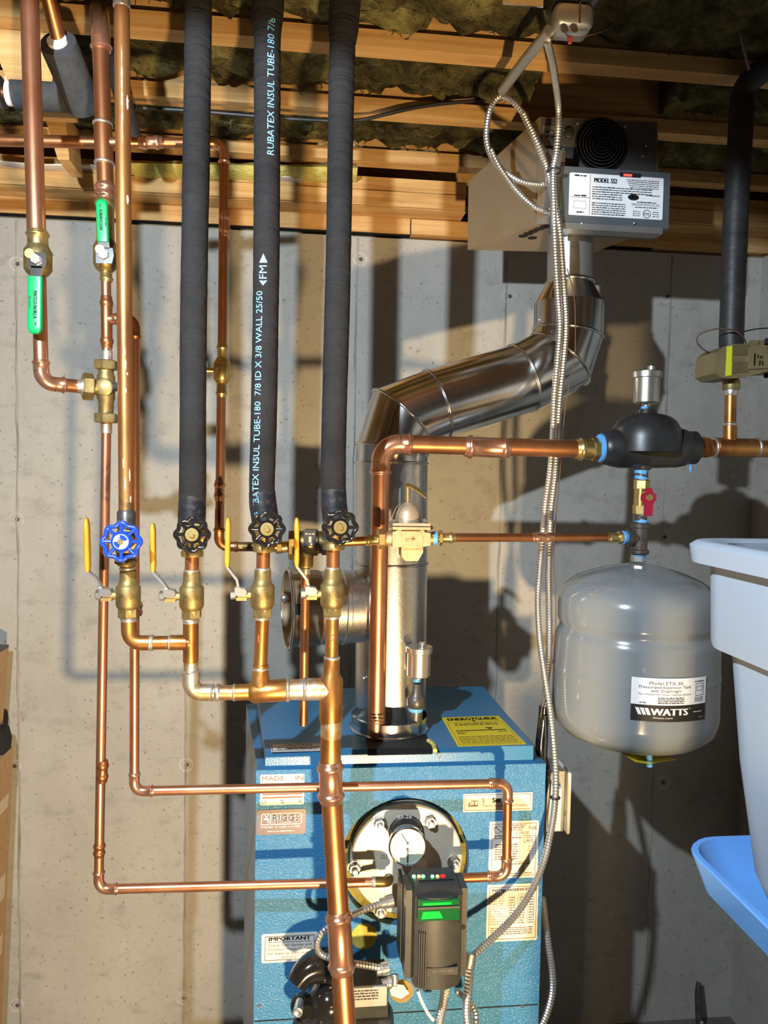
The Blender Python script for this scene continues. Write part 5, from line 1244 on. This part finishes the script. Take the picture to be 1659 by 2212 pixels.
pr.disc(W_*.68, H_*.50, W_*.06, H_*.075, 'ink'); pr.txt('UC1', W_*.68, H_*.47, H_*.07, 'white', 'C', W_*.075, bold=.0003)
pr.scribble(W_*.82, W_*.96, H_*.55, H_*.025, 'ink'); pr.scribble(W_*.72, W_*.93, H_*.38, H_*.03, 'ink'); pr.txt('TJERNLUND PRODUCTS, INC.', W_*.66, H_*.31, H_*.05, 'ink', width=W_*.31); pr.scribble(W_*.70, W_*.94, H_*.26, H_*.025, 'ink')
pr.disc(W_*.83, H_*.12, .0085, .0085, 'ink', 20, .85); pr.txt('ETL', W_*.83, H_*.09, H_*.06, 'ink', 'C', .011, bold=.0003)
for y in (.16, .11, .06): pr.scribble(W_*.68, W_*.76, H_*y, H_*.022, 'ink'); pr.scribble(W_*.89, W_*.96, H_*y, H_*.022, 'ink')
pr.done(o)
part('indicator_lens', MB().box(P(1361, 379, KY-.001), (46*mp(1361, 380, KY), .004, 9*mp(1361, 380, KY))), 'ink', cb, 0)
part('indicator_light', MB().box(P(1356, 378.5, KY-.0035), (18*mp(1361, 380, KY), .002, 4*mp(1361, 380, KY))), 'ledrb', cb, 0)
for px, py in ((1190, 395), (1190, 458)): part('cable_clamp', MB().hexa(P(px-6, py, KY+.005), P(px+4, py, KY+.005), .009), 'zinc', di, 20)

# ================================================================== JUNCTION BOX AND CABLES
jb = thing('junction_box', 'galvanised junction box with rounded corners at the top edge', 'junction box', P(1230, 74, 1.20)); k = mp(1230, 40, 1.20)
part('box', MB().box(P(1232, 48, 1.22), (86*k, .05, 52*k), None, .006), 'sheet', jb, 60)
part('knockout_rib', MB().box(P(1240, 48, 1.22)+V(0, -.0255, 0), (4*k, .002, 46*k)), 'galv', jb, 0)
part('upper_box', MB().box(P(1236, -10, 1.22), (92*k, .052, 56*k)), 'blkpaint', jb, 0)
part('mount_plate', MB().box(P(1130, 0, 1.22), (90*k, .003, 24*k)), 'galv', jb, 0)
for px, py in ((1219, 65), (1240, 64)): part('knockout', MB().lathe(P(px, py, 1.194), V(0, -1, 0), [(0, 8*k), (.002, 8*k), (.0022, 4*k)], 16), 'steel', jb)
part('wire_nut', MB().lathe(P(1231, 94, 1.205), V(0, 0, 1), [(0, .003), (.010, .005), (.012, .003)], 10), 'redw', jb)
part('wire', MB().tube(catmull(px_path([(1222, 74, 1.2), (1240, 82, 1.19), (1290, 72, 1.19), (1320, 58, 1.2), (1331, 30, 1.21), (1332, 5, 1.22)]), .006), .001, 6), 'wire', jb)
tb2 = thing('steel_conduit', 'dusty straight steel conduit slanting down from the junction box', 'conduit', P(1088, 195, 1.42))
part('tube', MB().tube([P(1186, 66, 1.22), P(1130, 135, 1.31), P(1085, 195, 1.42)], .0095, 14), 'sheet', tb2)
def cable(name, label, pts, r=.0068, group='armoured cables'):
    q = px_path(pts); t = thing(name, label, 'cable', q[-1].copy(), group)
    part('armour', ribbed(q, r), 'armour', t, 30); return t
G2 = 'armoured cables'
t = cable('armoured_cable', 'long armoured cable from the junction box down to the black control on the boiler', [(1182, 88, 1.23), (1196, 150, 1.32), (1207, 240, 1.42), (1203, 320, 1.44), (1195, 372, 1.44), (1196, 450, 1.435), (1200, 560, 1.45), (1205, 640, 1.46), (1209, 710, 1.46), (1203, 790, 1.46), (1197, 860, 1.46), (1194, 940, 1.46), (1188, 1020, 1.46), (1178, 1090, 1.455), (1172, 1160, 1.44), (1166, 1230, 1.44), (1162, 1300, 1.44), (1166, 1380, 1.43), (1177, 1460, 1.42), (1189, 1540, 1.40), (1197, 1620, 1.37), (1201, 1690, 1.345), (1197, 1750, 1.33), (1189, 1800, 1.32), (1175, 1860, 1.31), (1150, 1920, 1.30), (1112, 1978, 1.29), (1062, 2028, 1.28), (1022, 2064, 1.27)])
part('zip_tie', MB().torus(P(1197, 370, 1.445), V(0, .1, 1), .013, .0022, 20, 6), 'ink', t)
part('zip_tie', MB().torus(P(1199, 1723, 1.338), V(0, .1, 1), .0085, .002, 20, 6), 'ink', t)
cable('armoured_cable', 'second armoured cable beside the long one, ending in black conduit by the tank', [(1130, 245, 1.45), (1160, 310, 1.45), (1180, 362, 1.455), (1192, 420, 1.45), (1207, 490, 1.452), (1214, 570, 1.465), (1219, 640, 1.475), (1222, 710, 1.475), (1216, 790, 1.475), (1208, 870, 1.475), (1203, 950, 1.475), (1198, 1030, 1.475), (1190, 1100, 1.47), (1187, 1170, 1.46), (1185, 1240, 1.46), (1186, 1320, 1.455), (1186, 1400, 1.455), (1180, 1480, 1.45), (1176, 1530, 1.45)], .0072)
cable('armoured_cable', 'armoured cable looping left of the fan box into its upper clamp', [(1130, 245, 1.45), (1108, 220, 1.45), (1082, 208, 1.45), (1062, 228, 1.45), (1052, 270, 1.45), (1052, 310, 1.45), (1066, 345, 1.45), (1095, 375, 1.45), (1125, 392, 1.455), (1160, 398, 1.465), (1184, 396, 1.475)], .0062)
cable('armoured_cable', 'armoured cable curving down into the lower clamp of the fan box', [(1060, 322, 1.442), (1076, 356, 1.442), (1100, 392, 1.442), (1125, 422, 1.445), (1150, 444, 1.45), (1170, 454, 1.46), (1184, 457, 1.475)], .0055)
bc = thing('black_conduit', 'black ribbed conduit joining the switch box beside the boiler', 'conduit', P(1185, 1680, 1.45))
part('tube', MB().tube(catmull(px_path([(1176, 1525, 1.45), (1172, 1570, 1.45), (1168, 1620, 1.45), (1180, 1665, 1.44), (1186, 1690, 1.43)]), .008), .011, 12), 'blkgloss', bc)
part('tape_wrap', MB().tube(catmull(px_path([(1178, 1545, 1.438), (1180, 1590, 1.436), (1178, 1640, 1.436), (1186, 1685, 1.42)]), .006), .004, 8), 'foamsmooth', bc)
cable('armoured_cable', 'armoured cable curving down the right edge of the boiler', [(1172, 1940, 1.40), (1177, 1985, 1.40), (1184, 2040, 1.395), (1192, 2095, 1.39), (1193, 2140, 1.385), (1184, 2180, 1.38), (1170, 2216, 1.375), (1155, 2250, 1.37)], .0078)
sb = thing('switch_box', 'open electrical switch box with pale cover on the boiler side', 'switch box', P(1205, 1800, 1.43)); k = mp(1205, 1730, 1.42)
x0, x1 = P(1180, 1730, 1.42).x, P(1216, 1730, 1.42).x; zc = (P(1200, 1663, 1.42).z+P(1200, 1795, 1.42).z)/2; hz = 132*k
part('box', MB().box(V((x0+x1)/2, 1.45, zc), (x1-x0, .07, hz)), 'sheet', sb, 0)
part('switch_body', MB().box(V((x0+x1)/2-.002, 1.41, zc-.01), ((x1-x0)*.5, .02, hz*.7)), 'paper', sb, 0)
part('cover_plate', MB().box(V(x1+.007, 1.445, zc), (.007, .085, hz*1.02), None, .002), 'paper', sb, 30)
part('toggle', MB().ball(V(x1+.014, 1.445, zc+.002), .005, n=12), 'paper', sb)
part('wire', MB().tube(catmull(px_path([(1183, 1678, 1.41), (1192, 1700, 1.40), (1190, 1730, 1.40), (1186, 1770, 1.40), (1188, 1808, 1.41)]), .006), .0022, 8), 'wirew', sb)
tw = thing('thermostat_wire', 'thin brown wire hanging beside the armoured cables', 'wire', P(1196, 1560, 1.47))
part('strand', MB().tube(catmull(px_path([(1225, 580, 1.46), (1240, 640, 1.45), (1243, 720, 1.45), (1240, 780, 1.45), (1226, 850, 1.455), (1216, 930, 1.46), (1208, 1040, 1.46), (1196, 1180, 1.45), (1199, 1260, 1.45), (1201, 1330, 1.45), (1196, 1400, 1.45), (1186, 1470, 1.44), (1172, 1520, 1.435), (1168, 1550, 1.435)]), .01), .0012, 6), 'wire', tw)

# ================================================================== BOILER CONTROL, PUMP, BURNER CABLES
hs = thing('boiler_control', 'black boiler control module with green display and row of LEDs', 'control', P(940, 2150, 1.22))
HF, HB = 1.185, 1.275
def HP(px, py, Y): return P(px, py, Y)
xl, xr = HP(893, 2030, HF).x, HP(1001, 2030, HF).x; xc = (xl+xr)/2; hw = (xr-xl)/2
zb, zf = HP(945, 2137, HF).z, HP(945, 1940, HF).z; zt = zf+.010; HB = 1.262
def ringh(z, inset=0, yf=HF, yb=HB):
    out = []; w_ = hw-inset
    n = 12
    out.append(V(xc+w_, yb, z)); 
    out.append(V(xc+w_, yf+.016, z))
    for i in range(n+1):
        t = i/n; x = lerp(w_*.93, -w_*.93, t); out.append(V(xc+x, yf+.008-.010*(1-(2*t-1)**2), z))
    out.append(V(xc-w_, yf+.016, z)); out.append(V(xc-w_, yb, z))
    return out
body = part('case', MB().loft([ringh(zb, .003), ringh(zb+.006), ringh(zf-.002), ringh(zf, .002)]), 'blkplas', hs, 40)
# top hood sloping up to the back
def ringt(z, yf, ins):
    return [V(xc+hw-ins, HB, z), V(xc+hw-ins, yf, z), V(xc-hw+ins, yf, z), V(xc-hw+ins, HB, z)]
ty0, ty1 = HF+.022, HB
top = part('hood', MB().add([V(xc+hw, HB, zf), V(xc+hw, HF+.008, zf), V(xc-hw, HF+.008, zf), V(xc-hw, HB, zf),
                             V(xc+hw*.84, ty1, zt), V(xc+hw*.9, ty0, zt-.002), V(xc-hw*.9, ty0, zt-.002), V(xc-hw*.84, ty1, zt)],
                            [(3, 2, 1, 0), (4, 5, 6, 7), (0, 1, 5, 4), (1, 2, 6, 5), (2, 3, 7, 6), (3, 0, 4, 7)]), 'blkplas', hs, 0)
part('led_strip', MB().box(V(xc+.002, HF+.050, zt-.0005), (hw*1.45, .024, .0018)), 'blkpaint', hs, 0)
for px, m_ in ((894, 'ledg'), (905, 'leda'), (914, 'ledg'), (934, 'ledg'), (945, 'leda'), (957, 'ledr')):
    q_ = PZ(px, 1893, zt+.001)
    part('led', MB().lathe(q_-V(0, 0, .001), V(0, -.2, 1), [(0, .0032 if m_ != 'ledr' else .005), (.0022, .003 if m_ != 'ledr' else .0046), (.0032, .0018)], 12), m_, hs, 40)
for s in (-1, 1): part('side_flange', MB().box(V(xc+s*(hw+.005), HB-.03, (zb+zf)/2+.004), (.011, .05, (zf-zb)*.98)), 'blkplas', hs, 0)
part('screw_hole', MB().lathe(V(xc+hw+.004, HB-.0555, P(1000, 2020, HF).z), V(0, -1, 0), [(0, .0042), (.0006, .0042)], 12), 'dark', hs, 0)
wx0, wx1, wz0, wz1 = P(902, 1960, HF).x, P(992, 1960, HF).x, P(945, 1986, HF).z, P(945, 1942, HF).z
win = part('display_window', MB().prism([V(wx0, HF-.0035, wz0), V(wx1, HF-.0035, wz0), V(wx1-.002, HF-.0035, wz1), V(wx0, HF-.0035, wz1)], V(0, .006, 0)), 'lcd', hs, 0)
part('display_bezel', MB().box(V((wx0+wx1)/2, HF-.0045, P(945, 1957, HF).z), (wx1-wx0, .003, .004)), 'ink', win, 0)
part('display_bar', MB().box(V((wx0+wx1)/2-.003, HF-.0042, P(945, 1949, HF).z), ((wx1-wx0)*.68, .002, .0035)), 'lcdglow', win, 0)
part('display_glow', MB().prism([V(wx0+.006, HF-.0042, wz0+.004), V(wx1-.028, HF-.0042, wz0+.004), V(wx1-.034, HF-.0042, wz0+.016), V(wx0+.009, HF-.0042, wz0+.016)], V(0, .002, 0)), 'lcdglow', win, 0)
for i in range(4): part('ridge', MB().box(V(xl+.010+.0035*i, HF-.0005-.001*i, (zb+P(945, 2010, HF).z)/2), (.0016, .003, P(945, 2010, HF).z-zb-.004)), 'blkplas', hs, 0)
bdg = part('badge', MB().box(V(P(955, 2095, HF).x, HF-.0022, P(955, 2096, HF).z), (.052, .002, .013)), 'blkplas', hs, 0)
pr = Print(lambda u, v: V(P(928, 2102, HF).x+u, HF-.0034, P(928, 2102, HF).z+v))
pr.scribble(.004, .042, .002, .006, 'iron'); pr.done(bdg, 'raised_marks')
part('mount_plate', MB().box(V(xl-.010, HB+.01, (zb+zf)/2), (.006, .05, .14)), 'ink', hs, 0)
for px, py in ((848, 1945), (838, 2090), (850, 2120)): part('cable_clamp', MB().lathe(P(px, py, 1.265), V(-1, -.2, -.1), [(0, .011), (.012, .011), (.013, .009), (.022, .009)], 16), 'zinc', hs)
cable('armoured_cable', 'short armoured cable from the control module passing behind the thick copper pipe', [(846, 1948, 1.265), (815, 1955, 1.262), (780, 1968, 1.258), (745, 1985, 1.255), (712, 2002, 1.25), (692, 2020, 1.25), (685, 2040, 1.25), (690, 2058, 1.25), (712, 2070, 1.25), (745, 2078, 1.252), (780, 2084, 1.255), (815, 2090, 1.26), (836, 2094, 1.265)], .0062)
G3 = None
cable('armoured_cable', 'armoured cable dropping from the right side of the control module', [(1016, 2068, 1.262), (1014, 2100, 1.25), (1011, 2140, 1.24), (1008, 2180, 1.235), (1012, 2220, 1.23), (1018, 2260, 1.23)], .0085)
part('elbow_clamp', MB().cyl(P(1018, 2060, 1.262), P(1013, 2092, 1.255), .0095, 14), 'nickel', hs)
cable('armoured_cable', 'armoured cable curling behind the lower right corner of the control module', [(985, 2140, 1.29), (1010, 2160, 1.29), (1026, 2185, 1.28), (1028, 2212, 1.27), (1030, 2250, 1.27)], .0065)
cable('armoured_cable', 'armoured cable below the middle of the control module', [(962, 2132, 1.25), (958, 2165, 1.25), (950, 2200, 1.25), (944, 2250, 1.25)], .0085)
ww = thing('white_wire', 'thin white wire hanging from the bottom of the control module', 'wire', P(935, 2200, 1.25))
part('strand', MB().tube(catmull(px_path([(902, 2140, 1.25), (912, 2165, 1.25), (925, 2190, 1.25), (936, 2204, 1.25)]), .005), .0028, 8), 'wirew', ww)
pu = thing('circulator_pump', 'black cast pump with steel bolt at the foot of the boiler', 'pump', P(690, 2260, 1.28))
k = mp(700, 2150, 1.27)
def lump(pts, r): return MB().tube(catmull(pts, .006), r, 14)
vol = MB(); vol.ball(P(712, 2165, 1.29), 52*k, 50*k, 20)
part('volute', vol, 'blkgloss', pu, 70)
pts = px_path([(640, 2128, 1.27), (660, 2100, 1.28), (690, 2085, 1.29), (722, 2085, 1.30)])
q = catmull(pts, .006); part('flange_lobe', MB().tube(q, [22*k+ (14*k)*min(1, i/len(q)*1.6) for i in range(len(q))], 14), 'blkgloss', pu, 70)
part('flange_lobe', MB().lathe(P(652, 2168, 1.29), V(.25, -1, .1), [(0, 26*k), (.012, 26*k), (.018, 20*k), (.03, 17*k)], 20), 'blkgloss', pu, 50)
part('gasket', MB().tube(catmull(px_path([(668, 2098, 1.30), (685, 2085, 1.31), (708, 2082, 1.315)]), .006), .006, 8), 'insuly', pu, 60)
bt = part('flange_bolt', MB().lathe(P(645, 2178, 1.262), V(-.15, -1, .05), [(-.016, .0088), (.012, .0088), (.013, .0068), (.011, .0066), (.009, .003)], 20), 'zinc', pu, 40)
part('lower_casting', MB().ball(P(668, 2222, 1.27), 40*k, 30*k, 18), 'blkpaint', pu, 70)
pm = thing('pump_motor', 'black motor with grey steel terminal box beside the thick copper pipe', 'motor', P(800, 2260, 1.27))
part('motor_shell', MB().lathe(P(735, 2215, 1.29), V(1, 0, 0), [(0, 36*k), (.01, 44*k), (90*k, 44*k), (108*k, 40*k), (116*k, 28*k)], 30), 'blkpaint', pm, 40)
tbx = part('terminal_box', MB().box(P(787, 2135, 1.29), (96*k, .07, 72*k)), 'blkpaint', pm, 0)
tl = part('box_face', MB().box(P(790, 2152, 1.245), (92*k, .006, 44*k), None, .0012), 'sheet', pm, 20)
pr = Print(lambda u, v: P(760, 2166, 1.241)+V(u, -.0004, v)); [pr.scribble(0, .046, .004+.005*i, .0022, 'iron', i) for i in range(4)]; pr.done(tl)
tgx = thing('brass_tag', 'crumpled pale tag with brass backing under the control module', 'tag', P(870, 2160, 1.27))
part('sheet', MB().add([P(842, 2138, 1.255), P(856, 2126, 1.25), P(872, 2128, 1.245), P(884, 2146, 1.25), P(866, 2158, 1.255), P(845, 2150, 1.258)], [(0, 1, 2, 3, 4, 5)]), 'paper', tgx, 0)
part('backing', MB().lathe(P(868, 2140, 1.262), V(0, -1, 0), [(0, .021), (.002, .021)], 24), 'brass', tgx, 30)
part('spring', ribbed(px_path([(852, 2104, 1.262), (853, 2118, 1.258), (852, 2130, 1.255)]), .008, .006), 'zinc', tgx, 60)

# ================================================================== CEILING PIPES AT LEFT
hp_ = thing('ceiling_copper_pipe', 'dim thin copper pipe running left behind the risers under the joists', 'pipe', P(100, 302, 1.50))
pipe(hp_, P(-120, 300, 1.50), P(222, 308, 1.50), R34, 'cud')
gf = thing('foam_wrapped_pipe', 'grey foam pipe cover running level at the upper left with white clamp', 'pipe', P(100, 230, 1.5))
part('foam_sleeve', MB().cyl(P(32, 202, 1.50), P(215, 212, 1.50), .0285, 26), 'foamg', gf); part('foam_sleeve', MB().cyl(P(-100, 196, 1.50), P(6, 200, 1.50), .0285, 26), 'foamg', gf)
part('copper_core', MB().cyl(P(0, 200, 1.50), P(40, 202, 1.50), .011, 18), 'cud', gf)
part('white_clamp', MB().lathe(P(16, 201, 1.50), V(1, 0, -.05), [(0, .02), (.001, .022), (.009, .022), (.01, .02)], 24), 'white', gf); part('clamp_tab', MB().box(P(25, 173, 1.49), (.016, .02, .006)), 'white', gf, 0)
sf = thing('slanted_foam_pipe', 'grey foam sleeve slanting down with bare copper pipe and white collar', 'pipe', P(185, 225, 1.42))
a, b = P(125, 92, 1.345), P(182, 228, 1.455); ad = (b-a)
part('foam_sleeve', MB().lathe(a, ad, [(0, .0145), (0, .0305), (.004, .0315), (ad.length, .0315)], 28), 'foamg', sf, 40)
part('sleeve_core', MB().lathe(a+ad.normalized()*.001, ad, [(0, .0145), (.001, .014)], 22), 'dark', sf, 0)
pipe(sf, a+ad.normalized()*.02, P(98, -30, 1.30), .0128, 'cud', 'copper_core')
part('white_collar', MB().lathe(a-ad.normalized()*.006, ad, [(0, .0135), (0, .0165), (.014, .0168), (.016, .014)], 24), 'white', sf)
sf2 = thing('rear_foam_pipe', 'dark foam pipe descending behind the weathered riser near the joists', 'pipe', P(290, 300, 1.56))
part('foam_sleeve', MB().tube([P(236, 110, 1.49), P(262, 200, 1.56), P(290, 300, 1.63)], .017, 20), 'foamsmooth', sf2)
bcb = thing('black_cable', 'thin black cable stapled along the joist behind the risers', 'cable', P(500, 255, 1.66))
part('sheath', MB().tube(catmull(px_path([(120, 222, 1.665), (230, 230, 1.668), (400, 238, 1.668), (620, 256, 1.668), (760, 261, 1.668), (820, 250, 1.666), (880, 236, 1.665), (940, 226, 1.67), (1060, 214, 1.675)]), .02), .0042, 8), 'ink', bcb)
cw_ = thing('hanging_string', 'pale cord hanging from the joists at the top right', 'cord', P(1615, 150, 1.3))
part('strand', MB().tube(catmull(px_path([(1583, -20, 1.32), (1590, 30, 1.32), (1600, 75, 1.33), (1608, 110, 1.34), (1618, 150, 1.36)]), .01), .003, 8), 'wire', cw_)

# ================================================================== LEFT BOXES
bx = thing('cardboard_box', 'tall cardboard carton with shiny tape at the lower left edge', 'box', V(P(28, 1650, 1.86).x-.2, 1.86, 0))
xr_ = P(29, 1700, 2.02).x; zt_ = P(20, 1650, 1.9).z; xlo = P(5, 2212, 2.02).x
part('carton', MB().hexahedron([V(xlo-.33, 1.84, 0), V(xlo-.01, 1.84, 0), V(xlo-.01, 2.02, 0), V(xlo-.33, 2.02, 0)], [V(xr_-.32, 1.84, zt_), V(xr_, 1.84, zt_), V(xr_, 2.02, zt_), V(xr_-.32, 2.02, zt_)]), 'card', bx, 0)
for y0, y1 in ((1738, 1768), (1915, 1970), (2050, 2095)):
    za, zb2 = P(8, y0, 1.93).z, P(8, y1, 1.93).z
    f = lambda z: lerp(xlo-.01, xr_, z/zt_)+.0012
    part('tape_strip', MB().hexahedron([V(f(zb2), 1.845, zb2), V(f(zb2), 2.0, zb2), V(f(zb2)-.001, 2.0, zb2), V(f(zb2)-.001, 1.845, zb2)], [V(f(za), 1.845, za), V(f(za), 2.0, za), V(f(za)-.001, 2.0, za), V(f(za)-.001, 1.845, za)]), 'cardtape', bx, 0)
part('dark_flap', MB().prism([V(xr_-.03+x, 1.96, zt_+z) for x, z in ((0, 0), (.028, .0), (.031, .03), (.024, .06), (.003, .064))], V(0, .05, 0)), 'dark', bx, 0)
xr2 = P(19, 1420, 2.03).x; xr3 = P(11, 1600, 2.03).x; zb2 = P(10, 1412, 1.96).z
bx2 = thing('cardboard_box', 'darker cardboard box stacked above the taped carton at left edge', 'box', V(xr2-.1, 1.95, zt_))
part('carton', MB().hexahedron([V(xr3-.20, 1.93, zt_+.001), V(xr3-.01, 1.93, zt_+.001), V(xr3-.01, 2.03, zt_+.001), V(xr3-.2, 2.03, zt_+.001)], [V(xr2-.20, 1.93, zb2), V(xr2, 1.93, zb2), V(xr2, 2.03, zb2), V(xr2-.2, 2.03, zb2)]), 'card', bx2, 0)
part('top_edge', MB().box(V(xr2-.1, 1.98, zb2+.004), (.2, .1, .008)), 'iron', bx2, 0)

# ================================================================== BIN, LID TRAY, ADDED STAND AT RIGHT
def rring(x0, x1, y0, y1, z, r, k_=6):
    cx, cy = (x0+x1)/2, (y0+y1)/2
    return [V(cx+a, cy+b, z) for a, b in rrect((x1-x0)/2, (y1-y0)/2, r, k_)]
BX0, BX1, BY0, BY1 = .368, .78, .05, .66
zr = P(1500, 1166, .65).z; zs_ = P(1520, 1213, .65).z; zc_ = P(1530, 1386, .65).z
zbm = P(1480, 1822, .70).z-.040+.0085
bn_ = thing('storage_bin', 'frosted white plastic storage bin at the right edge', 'bin', V((BX0+BX1)/2, (BY0+BY1)/2, zbm))
def off(z, d, r): return rring(BX0+d, BX1-d, BY0+d, BY1-d, z, r)
H_ = zc_-zbm
rings = [off(zbm, .075, .05), off(zbm+.004, .058, .06), off(zbm+.02, .040, .06), off(zbm+H_*.22, .028, .055), off(zbm+H_*.6, .018, .05), off(zc_-.002, .012, .045), off(zc_, .0, .045), off(zc_+.004, -.001, .045), off(zs_, -.003, .045)]
inn = [off(zr-.003, .004, .045), off(zc_, .003, .045), off(zc_-.003, .016, .045), off(zbm+H_*.22, .032, .055), off(zbm+.012, .06, .06)]
part('bin_body', MB().loft(rings+[off(zs_+.001, -.016, .05), off(zr-.004, -.018, .05), off(zr, -.014, .05), off(zr, .0, .045)]+inn), 'bin', bn_, 50)
ty = P(1470, 1830, .70); tzt = P(1480, 1822, .70).z; tzb = tzt-.040
tr_ = thing('blue_tray', 'blue plastic lid lying upside down under the white bin', 'lid', V(.6, .35, tzb))
X0 = ty.x
def rot2(ring): return ring
def toff(z, d, r): return rring(X0+d, .84-d, .02+d, .715-d, z, r)
part('tray_shell', MB().loft([toff(tzb, .022, .03), toff(tzb+.004, .014, .034), toff(tzt-.002, .002, .04), toff(tzt, .003, .04), toff(tzt, .008, .036), toff(tzb+.012, .024, .03), toff(tzb+.008, .034, .03)]), 'bluplas', tr_, 40)
sh = thing('added_shelf_stand', 'added unseen black stand carrying the blue lid and bin, blocking the warm lamp', 'shelf', V(.6, .2, 0))  # out of view; panels added to block the warm lamp, board carries the lid
part('board', MB().box(V(.60, .21, tzb-.011), (.50, .40, .02)), 'blkpaint', sh, 0)
part('lower_light_block', MB().box(V(.329, .38, .375), (.014, .034, .75)), 'blkpaint', sh, 0)
part('bin_light_block', MB().box(V(.352, .21, (.99+tzb-.022)/2), (.014, .40, tzb-.022-.99)), 'blkpaint', sh, 0)  # added to keep the warm lamp off the bin's left side
part('rear_light_block', MB().box(V(.635, .405, (tzb-.022)/2), (.43, .014, tzb-.022)), 'blkpaint', sh, 0)
part('low_rear_light_block', MB().box(V(.368, .405, .375), (.092, .014, .75)), 'blkpaint', sh, 0)
for x, y in ((.376, .40), (.83, .03)): part('post', MB().box(V(x, y-.016, (tzb-.022)/2), (.028, .03, tzb-.022)), 'blkpaint', sh, 0)
# prybar leaning on the wall
pb_ = thing('pry_bar', 'flat grey metal bar leaning against the wall at lower right', 'tool', P(1508, 2340, 2.02))
part('bar', MB().tube([P(1511, 2350, 2.0), P(1512, 2240, 2.03), P(1508, 2150, 2.055), P(1509, 2122, 2.065)], [.011, .011, .010, .007], 12), 'iron', pb_, 60)
part('rivet', MB().ball(P(1512, 2204, 2.03)+V(0, -.01, 0), .005, n=10), 'zinc', pb_)
